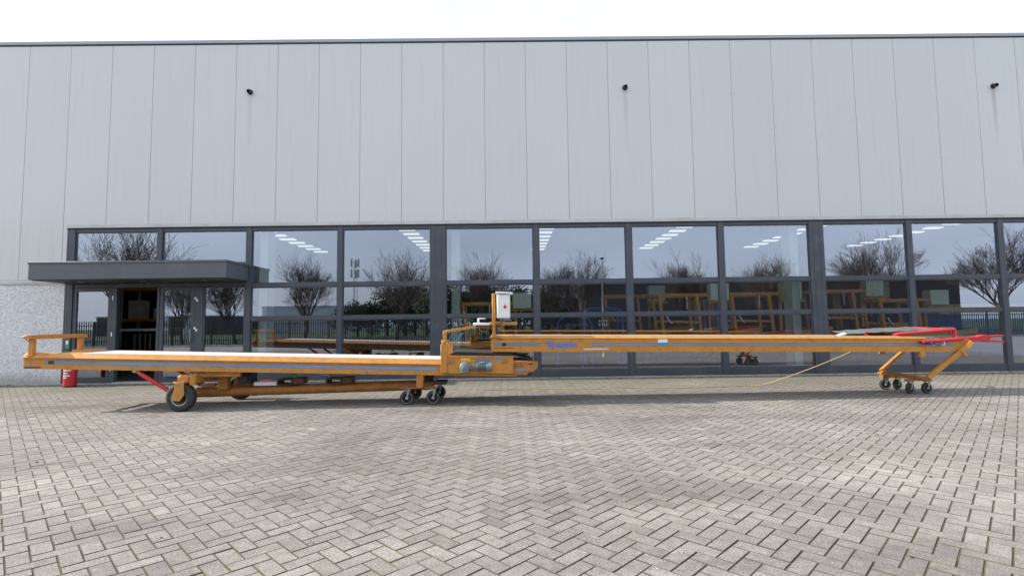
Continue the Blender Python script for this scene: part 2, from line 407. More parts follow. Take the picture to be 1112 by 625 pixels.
# ------------------------------------------------------------------ ground
W = .105; G = .0041; BV = .0022      # paver width, half joint, chamfer
def make_pavers():
    verts = []; faces = []; tone = []; edge = []
    c45 = cos(pi/4)
    rnd = random.Random(5)
    n = 190
    for i in range(-n, n):
        for j in range(-n, n):
            k = (i - j) % 4
            if k == 0: w, h = 2, 1
            elif k == 3: w, h = 1, 2
            else: continue
            cx = (i + w/2)*W; cy = (j + h/2)*W
            X = (cx - cy)*c45; Y = (cx + cy)*c45 - 8.0
            if not (-17.5 < X < 17.5 and -15.8 < Y < -.03): continue
            hx = w*W/2 - G; hy = h*W/2 - G
            tx = rnd.gauss(0, .0042); ty = rnd.gauss(0, .0042)
            z0 = rnd.gauss(0, .0009) + .0022*noise.noise(Vector((X*.5, Y*.5, 0)))
            ja = rnd.gauss(0, .004)
            base = len(verts)
            for sx, sy, e, dz in ((-1, -1, 0, -.012), (1, -1, 0, -.012), (1, 1, 0, -.012), (-1, 1, 0, -.012),
                                  (-1, -1, 0, -BV), (1, -1, 0, -BV), (1, 1, 0, -BV), (-1, 1, 0, -BV),
                                  (-1, -1, BV, 0), (1, -1, BV, 0), (1, 1, BV, 0), (-1, 1, BV, 0)):
                lx = sx*(hx - e); ly = sy*(hy - e)
                px = cx + lx - ja*ly; py = cy + ly + ja*lx
                verts.append(((px - py)*c45, (px + py)*c45 - 8.0, z0 + dz + tx*lx + ty*ly))
            for a in (0, 4):
                for q in range(4):
                    faces.append((base+a+q, base+a+(q+1) % 4, base+a+4+(q+1) % 4, base+a+4+q))
            faces.append((base+8, base+9, base+10, base+11))
            t = min(1, max(0, rnd.gauss(.5, .16) + .25*noise.noise(Vector((X*.9, Y*.9, 3)))))
            if rnd.random() < .004: t = rnd.choice((.0, 1.0))
            tone += [t]*9; edge += [1.0]*4 + [.62 + .3*rnd.random()]*4 + [0.0]
    o = raw('paved_yard', verts, faces, M['brick'])
    a = o.data.attributes.new('tone', 'FLOAT', 'FACE')
    a.data.foreach_set('value', tone)
    a = o.data.attributes.new('edge', 'FLOAT', 'FACE')
    a.data.foreach_set('value', edge)
    tag(o, kind='structure')
make_pavers()
def sheet(name, x0, x1, y0, y1, z, m):
    o = raw(name, [(x0, y0, z), (x1, y0, z), (x1, y1, z), (x0, y1, z)], [(0, 1, 2, 3)], m)
    return tag(o, kind='structure')
sheet('paving_joints', -17.5, 17.5, -15.8, .02, -.0036, M['joint'])
# the yard goes on beyond the pavers modelled one by one
for q, (x0, x1, y0, y1) in enumerate(((-45, -17.5, -22, .02), (17.5, 45, -22, .02), (-17.5, 17.5, -22, -15.8))):
    sheet('paved_yard', x0, x1, y0, y1, -.003, M['farpave'])
sheet('ground', -500, 500, -500, 500, -.06, M['grass'])
sheet('grass_verge', -90, 90, -31, -22.15, -.02, M['grass'])
sheet('road', -200, 200, -40, -31, -.03, M['asphalt'])
k = MB(); k.box(-45, 45, -22.15, -22, -.05, .10, .01); tag(k.build('kerb', M['concrete']), kind='structure')
k = MB(); k.box(-40, 40, -.10, .02, -.05, .022, .005); tag(k.build('kerb_strip', M['concrete']), kind='structure')
# washed-up grit and dry leaves along the facade
k = MB(); rr = random.Random(8)
for i in range(240):
    x = rr.uniform(-12, 13); y = -.12 - abs(rr.gauss(0, .25)); s_ = rr.uniform(.006, .018)
    if rr.random() < .3: y = rr.uniform(-11, -.3); s_ *= .6
    k.box(x-s_, x+s_, y-s_*.7, y+s_*.7, .002, .003+s_*rr.uniform(.2, .9), 0, Matrix.Rotation(rr.uniform(0, 3), 3, 'Z'))
tag(k.build('leaf_litter', M['brown']), kind='stuff', label='scattered dark grit and dry leaf bits on the pavers', cat='litter')

k = MB(); rr = random.Random(15)
spots = [(rr.uniform(-12, 13), -.13 - abs(rr.gauss(0, .05)), 1.0) for _ in range(70)] + [(rr.uniform(-6, 6), rr.uniform(-9, -5), .45) for _ in range(14)] + [(-10.4, -7.3, .8), (-5.6, -6.9, .7), (-1.2, -9.0, .6)]
for x, y, sc in spots:
    for _ in range(rr.randint(4, 9)):
        a = rr.uniform(0, 6.3); ln = rr.uniform(.015, .05)*sc; w_ = .003
        dx, dy = cos(a), sin(a); px, py = x + rr.gauss(0, .012), y + rr.gauss(0, .012)
        p0 = Vector((px, py, 0)); p1 = p0 + Vector((dx*ln*.6, dy*ln*.6, ln*.8)); sd = Vector((-dy, dx, 0))*w_
        k.bm.faces.new([k.bm.verts.new(v) for v in (p0 - sd, p0 + sd, p1 + sd*.3, p1 - sd*.3)])
tag(k.build('weeds', M['weed']), kind='stuff', label='tiny weeds and moss tufts growing in the paving joints', cat='weeds')

# ------------------------------------------------------------------ the building
B = thing('warehouse', 'grey panelled warehouse with long dark framed window band and entrance canopy', 'building', (0, 0, 0))
X0, X1 = -32.535, 32.465
# cladding panels, 1 m wide, with open joints
k = MB()
x = X0
while x < X1 - .5:
    zb = 2.45 if x + .5 < -10.43 else 3.665
    a, b_ = x + .004, x + 1 - .004
    if x < -10.43 < x + 1:
        k.prism([(a, 2.45), (-10.432, 2.45), (-10.432, 3.665), (b_, 3.665), (b_, 8.12), (a, 8.12)], -.06, 0, .003)
    else:
        k.box(a, b_, -.06, 0, zb, 8.12, .003)
    x += 1
k.build('cladding', M['clad'], B)
k = MB(); k.box(X0, -10.5, .004, .15, 0, 8.1); k.box(-10.5, X1, .004, .15, 3.70, 8.1); k.box(16.4, X1, .004, .15, 0, 3.70); k.box(X0, -10.5, -.050, .0035, 2.46, 8.1); k.box(-10.4999, X1, -.050, .0035, 3.70, 8.1); k.build('inner_wall', M['seam'], B)
k = MB(); k.box(X0, X1, -.085, .25, 8.155, 8.235, .006); k.build('coping', M['coping'], B)
k = MB(); k.box(X0, X1, -.064, .2, 8.122, 8.154); k.build('painted_coping_shadow', M['gap_shadow'], B)  # near-black strip painting in the shadow line beneath the coping
k = MB(); k.box(-10.43, X1, -.072, -.0015, 3.645, 3.663); k.build('window_head_trim', M['gap_shadow'], B)
k = MB(); k.box(-10.44, X1, -.078, -.061, 3.664, 3.745, .003); k.build('drip_trim', M['trim'], B)
k = MB(); k.box(X0, -10.44, -.05, .1, -.02, 2.355); k.build('plinth_wall', M['pebble'], B)
k = MB(); k.box(X0, -10.435, -.085, -.051, 2.34, 2.362, .003); k.box(X0, -10.435, -.08, .05, 2.364, 2.448, .004)
k.build('plinth_cap', M['trim'], B)
k = MB(); k.box(16.4, X1, -.05, .0, -.02, 3.64); k.build('end_wall', M['pebble'], B)
# shell
k = MB(); k.box(X0, X1, .3, 22, 8.0, 8.12); k.build('roof', M['gap_shadow'], B)
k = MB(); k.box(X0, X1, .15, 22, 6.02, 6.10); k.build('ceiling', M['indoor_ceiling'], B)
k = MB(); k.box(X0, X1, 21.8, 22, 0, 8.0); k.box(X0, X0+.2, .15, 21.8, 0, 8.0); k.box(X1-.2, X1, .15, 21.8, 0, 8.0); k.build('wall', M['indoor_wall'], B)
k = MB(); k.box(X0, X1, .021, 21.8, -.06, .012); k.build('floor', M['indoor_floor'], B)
# window bays
HM = .062
edges = [(-10.43, -10.26), (-8.325, -8.20), (-6.215, -6.085), (-4.05, -3.93), (-1.85, -1.49), (.592, .722), (2.80, 2.94), (5.005, 5.14), (7.18, 7.525), (9.52, 9.655), (11.72, 11.86), (13.93, 14.06), (16.13, 16.40)]
for i, (a, b_) in enumerate(edges):
    k = MB()
    z0 = 0.022
    if i == 1: z0 = 2.73
    k.box(a, b_, -.045, .08, z0, 3.643, .004)
    if b_ - a > .2:   # twin mullion with a shadow joint
        c = (a + b_)/2
        k.box(a+.09, a+.105, -.05, -.046, z0, 3.64); k.box(b_-.105, b_-.09, -.05, -.046, z0, 3.64)
    k.build('mullion', M['frame'], B)
for i in range(len(edges)-1):
    a = edges[i][1] + .0005; b_ = edges[i+1][0] - .0005
    k = MB(); rows = []
    if i < 2:
        k.box(a, b_, -.03, .07, 3.565, 3.643, .003); k.box(a, b_, -.03, .07, 2.73, 2.80, .003)
        rows = [(2.80, 3.565)]
    else:
        for z0, z1 in ((.022, .19), (1.43, 1.513), (2.212, 2.302), (3.565, 3.643)): k.box(a, b_, -.03, .07, z0, z1, .003)
        rows = [(.19, 1.43), (1.513, 2.212), (2.302, 3.565)]
    # slim glazing beads round every pane
    for z0, z1 in rows:
        k.box(a, a+.022, -.012, .05, z0, z1); k.box(b_-.022, b_, -.012, .05, z0, z1)
        k.box(a+.022, b_-.022, -.012, .05, z0, z0+.02); k.box(a+.022, b_-.022, -.012, .05, z1-.02, z1)
    w = k.build('window', M['frame'], B)
    for z0, z1 in rows:
        k = MB(); k.box(a+.022, b_-.022, .008, .03, z0+.02, z1-.02)
        pn = k.build('pane', M['glass'], w)
# entrance
k = MB()
k.box(-10.26, -6.2155, -.02, .07, 2.245, 2.335, .003)              # head
k.box(-9.345, -9.225, -.03, .09, .02, 2.244, .003)
k.box(-8.285, -8.225, -.03, .09, .02, 2.244, .003)
k.box(-7.395, -7.20, -.03, .09, .02, 2.244, .003)
k.build('door_frame', M['frame'], B)
k = MB(); k.box(-9.22, -8.29, -.09, .12, .023, .040, .003); k.build('threshold', M['trim'], B)
def door(name, a, b_, st, bot, lab=None):
    k = MB()
    k.box(a, a+st, -.022, .045, .025, 2.24, .004); k.box(b_-st, b_, -.022, .045, .025, 2.24, .004)
    k.box(a+st, b_-st, -.022, .045, .025, .025+bot, .004); k.box(a+st, b_-st, -.022, .045, 2.24-st, 2.24, .004)
    d = k.build(name, M['frame'], B, label=lab)
    k = MB(); k.box(a+st, b_-st, .006, .022, .025+bot, 2.24-st); k.build('pane', M['glass'], d)
    return d
door('side_light', -10.255, -9.35, .085, .13)
d = door('door', -8.22, -7.40, .085, .13)
k = MB(); k.box(-7.47, -7.45, -.085, -.065, .95, 1.25, .004)
k.box(-7.468, -7.452, -.065, -.021, .97, .99); k.box(-7.468, -7.452, -.065, -.021, 1.21, 1.23); k.build('handle', M['steel'], d)
for z in (.55, 1.25, 1.95):
    k = MB(); k.box(-7.40, -7.36, -.043, -.0305, z-.01, z+.05, .003); k.box(-7.3605, -7.315, -.043, -.0305, z-.055, z+.0, .003)
    k.build('hinge', M['white'], B)
for z in (.35, 1.15, 2.0):
    k = MB(); k.box(-9.33, -9.30, -.043, -.0305, z-.05, z+.05, .003); k.build('hinge', M['white'], B)
door('side_light', -7.195, -6.22, .03, .13)
# little sticker on the jamb
k = MB(); k.box(-10.36, -10.30, -.049, -.0455, .93, 1.02); k.build('sticker', M['white'], B)
k = MB(); k.box(-10.36, -10.29, -.049, -.0455, .84, .925); k.build('sticker', M['green'], B)
# canopy
k = MB(); k.box(-10.45, -6.15, -.98, -.046, 2.362, 2.70, .004); cn = k.build('canopy', M['canopy'], B)
k = MB(); k.box(-10.465, -6.135, -.995, -.046, 2.701, 2.752, .006); k.build('canopy_trim', M['canopy'], cn)
k = MB(); k.box(-10.40, -6.20, -.94, -.046, 2.345, 2.3615); k.build('soffit', M['soffit'], cn)
for x in (-9.7, -8.3, -6.9):
    k = MB(); k.lathe([(.06, 0), (.06, .006), (.045, .006), (.045, .002)], (x, -.5, 2.344), (0, 0, -1), 20); k.build('downlight', M['steel'], cn)
# roof drain outlets
for x, z in ((-6.19, 6.93), (2.875, 6.95), (11.86, 6.90)):
    k = MB(); k.lathe([(.0, 0), (.065, 0), (.065, .012), (.045, .012), (.045, .10), (.037, .10), (.037, .03), (0, .03)], (x, -.061, z), (0, -1, -.12), 20)
    k.build('drain_outlet', M['dark'], B)
# indoor columns
for x in (-5.98, -1.30, 7.02):
    k = MB(); k.box(x-.1, x+.1, .35, .75, .012, 6.0, .005); k.build('indoor_column', M['indoor_pale'], B)

# ceiling lamps inside
led0 = None
for r, x in enumerate((-12, -5.05, 1.9, 8.85, 15.6, 22.3)):
    for q in range(7):
        y = 13.2 + q*1.22
        if led0 is None:
            k = MB(); k.box(-.40, .40, -.2, .2, -.05, 0, .005); led0 = k.build('ceiling_light', M['led'], loc=(x, y, 6.015)); o = led0
        else:
            o = led0.copy(); C.objects.link(o); o.location = (x, y, 6.015)
        tag(o, 'lit white lamp panel in a row on the warehouse ceiling', 'ceiling light', 'rows of ceiling lights seen through the upper windows')

# ------------------------------------------------------------------ fire extinguisher
E_ = thing('fire_extinguisher', 'red fire extinguisher standing on the paving against the wall by the entrance', 'fire extinguisher', (-9.82, -.52, 0))
k = MB(); k.lathe([(0, .015), (.10, .015), (.122, .03), (.125, .06), (.125, .46), (.11, .52), (.07, .565), (.03, .58), (.03, .62), (0, .62)], (0, 0, 0), (0, 0, 1)); k.build('body', M['red'], E_)
k = MB(); k.lathe([(0, .0), (.115, .0), (.12, .01), (.12, .035), (0, .035)], (0, 0, 0), (0, 0, 1)); k.build('foot', M['dark'], E_)
k = MB(); k.box(-.03, .03, -.03, .03, .62, .67, .005); k.box(-.02, .12, -.012, .012, .67, .69, .003); k.box(-.02, .12, -.012, .012, .71, .725, .003); k.build('valve', M['dark'], E_)
k = MB(); k.tube([(-.03, 0, .65), (-.09, -.02, .66), (-.15, -.03, .58), (-.155, -.03, .40), (-.14, -.03, .22)], .012); k.build('hose', M['rubber'], E_)
for z, w0, w1 in ((.36, -1.3, -.1), (.30, -1.25, -.5), (.245, -1.3, -.2), (.20, -1.2, -.6)):
    k = MB(); n = 6
    for i in range(n):
        a0 = -.75 + w0 + (w1-w0)*i/n; a1 = -.75 + w0 + (w1-w0)*(i+1)/n
        r = .1275
        vs = [k.bm.verts.new((r*cos(a), r*sin(a), zz)) for a, zz in ((a0, z), (a1, z), (a1, z+.026), (a0, z+.026))]
        k.bm.faces.new(vs)
    k.build('label_print', M['white'], E_)

# ------------------------------------------------------------------ conveyors (machine frame: x along, -y to the yard)
TH = radians(1.8); OY = -3.32
def root(name, label, ox):
    t = thing(name, label, 'conveyor', (cos(TH)*ox*.988, OY - .04 + sin(TH)*ox*.988, 0), TH)
    t.scale = (.988, 1.14, 1)
    return t
def text(s, size, parent, x, y, z, m, off, name='lettering', bold=.004, shear=0, ry=0):
    cu = bpy.data.curves.new(name, 'FONT'); cu.body = s; cu.size = size; cu.offset = bold; cu.shear = shear; cu.extrude = .001
    t = bpy.data.objects.new(name, cu)
    me = bpy.data.meshes.new_from_object(t)
    bpy.data.objects.remove(t); 
    me.materials.clear(); me.materials.append(m)
    o = bpy.data.objects.new(name, me); C.objects.link(o); o.parent = parent
    o.location = (x - off[0], y, z); o.rotation_euler = (radians(90), ry, 0)
    return o

def wheel_small(par, x, y, R, off, swivel=0.0, trail=.0, plate=None):
    """caster: fork (part) > tyre, rim"""
    Rm = Matrix.Rotation(swivel, 3, 'Z')
    def P(v): return tuple(Vector((x, y, 0)) + Rm @ Vector(v))
    top = 2*R + .035
    k = MB()
    w = .03
    for s in (-1, 1):
        poly = [(.0, top-.01), (.05, top-.01), (.009+trail, R-.010), (-.010+trail, R-.010), (-.004, R+.035)]
        t = MB(); t.prism([(a-trail, c) for a, c in poly], s*w-.003, s*w+.003)
        for v in t.bm.verts: v.co = Vector(P(v.co))
        k._merge(t.bm)
    t = MB(); t.box(-.055, .055, -.045, .045, top-.012, top, .002); t.rod((0, 0, top), (0, 0, top+.03), .022)
    for v in t.bm.verts: v.co = Vector(P(v.co))
    k._merge(t.bm)
    ax = Rm @ Vector((0, 1, 0)); c0 = Vector(P((0, 0, R)))
    k.rod(c0 - ax*.042, c0 + ax*.042, .010)
    f = k.build('caster', M['steel'], par, off)
    k = MB(); k.lathe([(R*.74, -.022), (R*.94, -.022), (R, -.012), (R, .012), (R*.94, .022), (R*.74, .022), (R*.74, -.022)], c0, ax, 30); k.build('tyre', M['tyre'], f, off)
    k = MB()
    k.lathe([(R*.62, -.018), (R*.75, -.023), (R*.75, .023), (R*.62, .018), (R*.62, -.018)], c0, ax, 30)
    k.lathe([(0, -.023), (R*.22, -.023), (R*.22, .023), (0, .023)], c0, ax, 14)
    u = ax.orthogonal().normalized(); w_ = ax.cross(u)
    a00 = random.random()*2
    for i in range(5):
        a = a00 + i*2*pi/5; d = u*cos(a) + w_*sin(a); e = -u*sin(a) + w_*cos(a)
        t = bmesh.new(); vs = []
        for rr_, ww in ((R*.18, R*.17), (R*.70, R*.13)):
            for q in (-1, 1):
                for h in (-.019, .019): vs.append(t.verts.new(c0 + d*rr_ + e*q*ww + ax*h))
        for fc in ((0, 1, 3, 2), (4, 6, 7, 5), (0, 4, 5, 1), (2, 3, 7, 6), (0, 2, 6, 4), (1, 5, 7, 3)): t.faces.new([vs[i_] for i_ in fc])
        k._merge(t)
    k.build('rim', M['spoke'], f, off)
    return f

# ---- lower conveyor
OL = (-3.9, 0, 0)
Lw = root('belt_conveyor', 'orange belt conveyor with pale flat belt on two large tyres, left of the coupled pair', OL[0])
zb = lambda x: .447 - .0315*x
def both(fn):
    for s in (-1, 1): fn(s)
xs = [-7.66 + i*(7.66+.1)/24 for i in range(25)]
def lower_side(s):
    y = .42*s
    prof = [(y, 0), (y, .068), (y-.004*s, .070), (y-.004*s, .126), (y, .130), (y, .160), (y+.028*s, .163), (y+.028*s, .172), (y-.035*s, .245), (y-.045*s, .245), (y-.045*s, .0), (y-.10*s, 0), (y-.10*s, -.006), (y, -.006)]
    k = MB(); k.sweep(prof, xs, zb)
    b = k.build('side_beam', M['orange'], Lw, OL)
    k = MB(); k.sweep([(y-.003*s, .074), (y+.0012*s, .074), (y+.0012*s, .122), (y-.003*s, .122)], [q for q in xs if q > -7.65 and q < -1.1], zb); k.build('stripe', M['stripe'], b, OL)
    for x in (-6.0, -4.5, -3.0, -1.95):
        k = MB(); k.rod((x, y, zb(x)+.03), (x, y+.008*s, zb(x)+.03), .011, n=8); k.build('bolt', M['steel'], b, OL)
both(lower_side)
k = MB(); k.box(-7.28, -7.20, -.424, -.4195, zb(-7.24)+.075, zb(-7.24)+.122); k.build('socket', M['dark'], Lw, OL)
k = MB(); k.box(-7.64, -7.40, -.425, -.4205, zb(-7.5)+.006, zb(-7.5)+.03); k.build('type_plate', M['brown'], Lw, OL)
k = MB()
k.sweep([(-.372, .236), (.372, .236), (.372, .243), (-.372, .243)], [-6.86, -5, -3, -1.0, .28], zb)  # hidden right end lengthened to block sun leaking into the machine's shadow
k.build('belt', M['belt'], Lw, OL)
k = MB(); k.sweep([(-.372, .20), (.372, .20), (.372, .206), (-.372, .206)], [-7.62, -6.7], zb)
k.prism([(-6.98, zb(-6.98)+.20), (-6.84, zb(-6.84)+.236), (-6.84, zb(-6.84)+.20)], -.37, .37)
k.build('tail_plate', M['orange'], Lw, OL)
k = MB(); k.rod((-7.45, -.36, zb(-7.45)+.13), (-7.45, .36, zb(-7.45)+.13), .05); k.build('tail_roller', M['steel'], Lw, OL)
for x in (-7.6, -6.4, -5.3, -4.2, -3.1, -2.0, -1.2):
    k = MB(); k.box(x-.03, x+.03, -.37, .37, zb(x)+.01, zb(x)+.07); k.build('cross_member', M['orange_worn'], Lw, OL)
# handle bar over the tail
for s in (-1, 1):
    k = MB(); k.box(-7.585, -7.515, .41*s-.03, .41*s+.03, zb(-7.55)+.20, 1.135, .005)
    k.box(-7.61, -7.49, .41*s-.035, .41*s+.035, zb(-7.55)+.19, zb(-7.55)+.205, .002); k.build('post', M['orange'], Lw, OL)
k = MB(); k.box(-7.595, -7.505, -.50, .50, 1.136, 1.20, .006); tb = k.build('handle_bar', M['orange'], Lw, OL)
k = MB(); k.rod((-7.70, -.45, 1.17), (-7.56, -.45, 1.18), .012); k.rod((-7.66, -.45, 1.17), (-7.64, -.38, 1.10), .008)
k.box(-7.60, -7.56, -.3, .1, 1.2005, 1.206); k.build('latch', M['steel'], tb, OL)
# chassis
k = MB(); k.rod((-5.24, 0.0, .216), (-1.30, 0.0, .278), .082, n=28); k.build('drawbar', M['orange_worn'], Lw, OL)
k = MB(); k.sqbar((-5.02, -.47, .47), (-4.88, .52, .47), .10, .10); k.build('axle', M['orange_worn'], Lw, OL)
for q in ((-4.82, -4.66, -.16, -.06, .27, zb(-4.8)-.006), (-4.52, -4.36, .02, .12, .27, zb(-4.4)-.007), (-5.05, -4.35, -.36, -.30, .50, zb(-4.7)-.02), (-5.05, -4.35, .30, .36, .50, zb(-4.7)-.02)):
    k = MB(); k.box(*q, .005); k.build('chassis_bracket', M['orange_worn'], Lw, OL)
k = MB(); k.box(-4.48, -4.28, -.18, .05, .36, .53, .01); k.box(-4.45, -4.31, -.21, -.1795, .39, .50, .01); k.build('hydraulic_unit', M['dark'], Lw, OL)
def big_wheel(cx, cy, near):
    R = .215; s = -1 if near else 1
    # hub block, fork plate, tyre, rim
    k = MB(); k.rod((cx+.02, cy-.0*s, .41), (cx+.02, cy, .555), .055, n=20)
    k.box(cx-.04, cx+.13, cy-.055, cy+.055, .435, .545, .01); k.rod((cx+.17, cy, .40), (cx+.17, cy, .56), .05, n=18)
    kp = k.build('steering_knuckle', M['orange'], Lw, OL)
    k = MB(); k.box(cx-.09, cx+.09, cy-.085, cy+.085, .437, .452, .003); k.prism([(cx-.04, .44), (cx+.09, .44), (cx+.10, .26), (cx+.03, .165), (cx-.075, .18), (cx-.08, .22)], cy-.095, cy-.085, .002)
    k.prism([(cx-.04, .44), (cx+.09, .44), (cx+.10, .26), (cx+.03, .165), (cx-.075, .18), (cx-.08, .22)], cy+.085, cy+.095, .002)
    k.rod((cx, cy-.10, .215), (cx, cy+.10, .215), .016, n=10)
    k.build('fork', M['orange'], kp, OL)
    k = MB()
    for dx, dy in ((-.07, -.06), (.07, -.06)): k.rod((cx+dx, cy+dy, .45), (cx+dx, cy+dy, .467), .011, n=6)
    for z in (.39, .25): k.rod((cx+.02, cy-.1, z), (cx+.02, cy-.085, z), .009, n=6)
    k.build('bolt', M['steel'], kp, OL)
    w = MB(); w.lathe([(.118, -.05), (.135, -.062), (.185, -.066), (.207, -.052), (.215, -.03), (.215, .03), (.207, .052), (.185, .066), (.135, .062), (.118, .05), (.118, -.05)], (cx, cy, R), (0, 1, 0), 44)
    # tread blocks
    for i in range(44):
        a = 2*pi*i/44
        for q, sg in ((-.028, 0), (.028, .5), (0, .25)):
            aa = a + sg*2*pi/44
            c = Vector((cx + cos(aa)*(R-.002), cy+q, R + sin(aa)*(R-.002)))
            w.box(c.x-.004, c.x+.004, c.y-.011, c.y+.011, c.z-.010, c.z+.010, 0, Matrix.Rotation(-aa, 3, 'Y'), tuple(c))
    wo = w.build('wheel', M['tyre'], Lw, OL)
    k = MB(); k.lathe([(.119, -.05), (.126, -.056), (.112, -.05), (.100, -.02), (.06, -.012), (.05, -.03), (.03, -.03), (.0, -.03), (.0, .03), (.05, .03), (.06, .012), (.100, .02), (.112, .05), (.126, .056), (.119, .05), (.119, -.05)], (cx, cy, R), (0, 1, 0), 36)
    for i in range(5):
        a = i*2*pi/5
        k.rod((cx+cos(a)*.075, cy-.028, R+sin(a)*.075), (cx+cos(a)*.075, cy-.012, R+sin(a)*.075), .01, n=6)
    k.build('rim', M['steel'], wo, OL)
big_wheel(-5.17, -.49, True)
big_wheel(-4.86, .60, False)
for s in (-1, 1):
    a = Vector((-5.95, .40*s, .615)); b_ = Vector((-5.40, .37*s, .27)); d = (b_-a).normalized()
    k = MB(); k.rod(a + d*.07, b_ - d*.04, .031, n=18); cy_ = k.build('hydraulic_cylinder', M['red'], Lw, OL)
    k = MB(); k.rod(a, a + d*.09, .018, n=12); k.rod(a-Vector((0, .03, 0)), a+Vector((0, .03, 0)), .022, n=12); k.rod(b_-d*.05, b_, .016, n=10); k.build('rod', M['steel'], cy_, OL)
    k = MB(); k.box(-6.0, -5.90, .40*s-.02, .40*s+.02, .60, .635); k.sqbar((b_.x, b_.y, b_.z), (-5.12, .30*s, .30), .05, .06); k.build('cylinder_bracket', M['orange_worn'], Lw, OL)
k = MB()
k.tube([(-5.42, -.38, .29), (-5.47, -.39, .36), (-5.38, -.40, .41), (-5.30, -.38, .45), (-5.20, -.3, .44), (-5.05, -.25, .46)], .007)
k.build('hose', M['rubber'], Lw, OL); k = MB()
k.tube([(-5.55, -.3, .50), (-5.40, -.3, .49), (-5.26, -.32, .45), (-5.12, -.32, .42), (-4.98, -.25, .40)], .009)
k.build('hose', M['rubber'], Lw, OL); k = MB()
k.tube([(-5.05, -.60, .60), (-4.95, -.62, .555), (-4.88, -.62, .60), (-4.80, -.50, .58)], .005)
k.build('hose', M['rubber'], Lw, OL)
# clutter lying on and strapped under the drawbar
k = MB(); k.box(-4.26, -3.88, -.12, .10, .322, .385, .006); k.build('tray', M['white'], Lw, OL)
k = MB(); k.tube([(-4.15, -.10, .395), (-4.05, -.12, .415), (-3.95, -.08, .40)], [.02, .035, .02], 10); k.build('rag', M['pink'], Lw, OL)
for x0 in (-3.86, -3.06):
    k = MB(); k.box(x0, x0+.01, -.16, .10, .335, .425, .003); k.box(x0+.23, x0+.24, -.16, .10, .335, .425, .003); k.box(x0+.01, x0+.23, -.16, .10, .335, .345); k.box(x0+.01, x0+.23, -.16, .10, .415, .425)
    k.box(x0+.241, x0+.42, -.14, .06, .34, .44, .006); k.build('bracket', M['brown'], Lw, OL)
k = MB(); k.tube([(-3.66, -.1, .56), (-3.62, -.12, .50), (-3.67, -.12, .46)], .016); k.tube([(-3.63, -.12, .52), (-3.56, -.12, .455)], .012); k.build('strap', M['green'], Lw, OL)
k = MB(); k.tube([(-3.28, -.1, .555), (-3.14, -.12, .50), (-3.02, -.12, .47)], .008); k.build('cord', M['belt'], Lw, OL)
# caster set
for s in (-1, 1):
    k = MB(); k.box(-1.53, -1.42, .395*s-.012, .395*s+.012, .285, zb(-1.45)-.007, .004); k.rod((-1.475, .39*s-.03, .31), (-1.475, .39*s+.03, .31), .03, n=14)
    k.box(-1.78, -1.19, .305*s-.06, .305*s+.06, .268, .284, .003)
    k.build('caster_bracket', M['orange_worn'], Lw, OL)
k = MB(); k.box(-1.44, -1.30, -.06, .10, .30, zb(-1.4)-.01, .005); k.box(-1.27, -1.06, -.30, .0, .315, .365, .006); k.box(-1.24, -1.2, -.28, -.24, .365, .40); k.build('battery_box', M['dark'], Lw, OL)
for x, y, sw in ((-1.70, -.29, .12), (-1.27, -.31, .05), (-1.66, .33, -.35), (-1.24, .28, .2)):
    wheel_small(Lw, x, y, .112, OL, sw)
# drive head
k = MB(); k.box(-1.125, -1.015, -.50, -.445, .515, .975, .006); k.box(-1.11, -1.04, -.50, -.46, .9755, 1.02, .01); k.build('end_post', M['orange'], Lw, OL)
k = MB(); k.box(-1.125, -1.015, .445, .50, .515, .975, .006); k.build('end_post', M['orange'], Lw, OL)
def hous(s):
    y0, y1 = sorted((.452*s, .49*s))
    k = MB(); k.prism([(-1.012, .512), (.04, .492), (.04, .768), (-1.012, .79)], y0, y1, .004); h = k.build('drive_housing', M['orange'], Lw, OL)
    k = MB(); yy = .4905*s
    y2, y3 = sorted((yy, yy+.012*s))
    for x in (-.95, -.10):
        k.box(x-.055, x+.055, y2, y3, .665, .695, .003); k.box(x-.035, x-.01, y2, y3, .696, .72); k.box(x+.015, x+.04, y2, y3, .696, .715)
    k.build('bearing_bracket', M['orange_worn'], h, OL)
    k = MB(); k.box(-1.012, .04, y2, y3, .775-.02, .783-.02); k.build('edge_lip', M['orange'], h, OL)
    return h
hh = [hous(s) for s in (-1, 1)][0]
k = MB(); k.box(-.80, -.655, -.4935, -.4908, .715, .748); k.build('sticker', M['yellow'], hh, OL)
k = MB()
for q in range(4): k.box(-.795+q*.037, -.775+q*.037, -.4935, -.4908, .690, .708)
k.build('sticker', M['yellow'], hh, OL)
text('Breston', .078, hh, -.575, -.493, .688, M['blue'], (OL[0]-OL[0], 0), bold=.003, shear=.25).location.x = -.575 - OL[0]
k = MB(); k.prism([(-.25, .715), (-.235, .735), (-.11, .742), (-.16, .72), (-.20, .70)], -.4935, -.4908); k.build('emblem', M['blue'], hh, OL)
# gearbox and motor
k = MB()
k.lathe([(0, 0), (.075, 0), (.085, .01), (.085, .07), (.07, .085), (.035, .09), (.03, .10), (0, .10)], (-.735, -.491, .61), (0, -1, 0), 24)
k.box(-.82, -.65, -.575, -.495, .53, .545, .004); k.box(-.655, -.60, -.555, -.495, .575, .645, .008)
k.build('gearbox', M['motor'], Lw, OL)
k = MB()
prof = [(0, 0), (.05, 0), (.05, .015), (.03, .02), (.03, .04), (.058, .045), (.058, .06)]
for i in range(10): h0 = .065+i*.013; prof += [(.05, h0), (.062, h0+.003), (.062, h0+.007), (.05, h0+.01)]
prof += [(.058, .20), (.062, .205), (.062, .29), (.05, .305), (0, .305)]
k.lathe(prof, (-.60, -.56, .612), (1, 0, 0), 24)
k.box(-.50, -.40, -.60, -.52, .66, .692, .006); k.build('motor', M['motor'], Lw, OL)
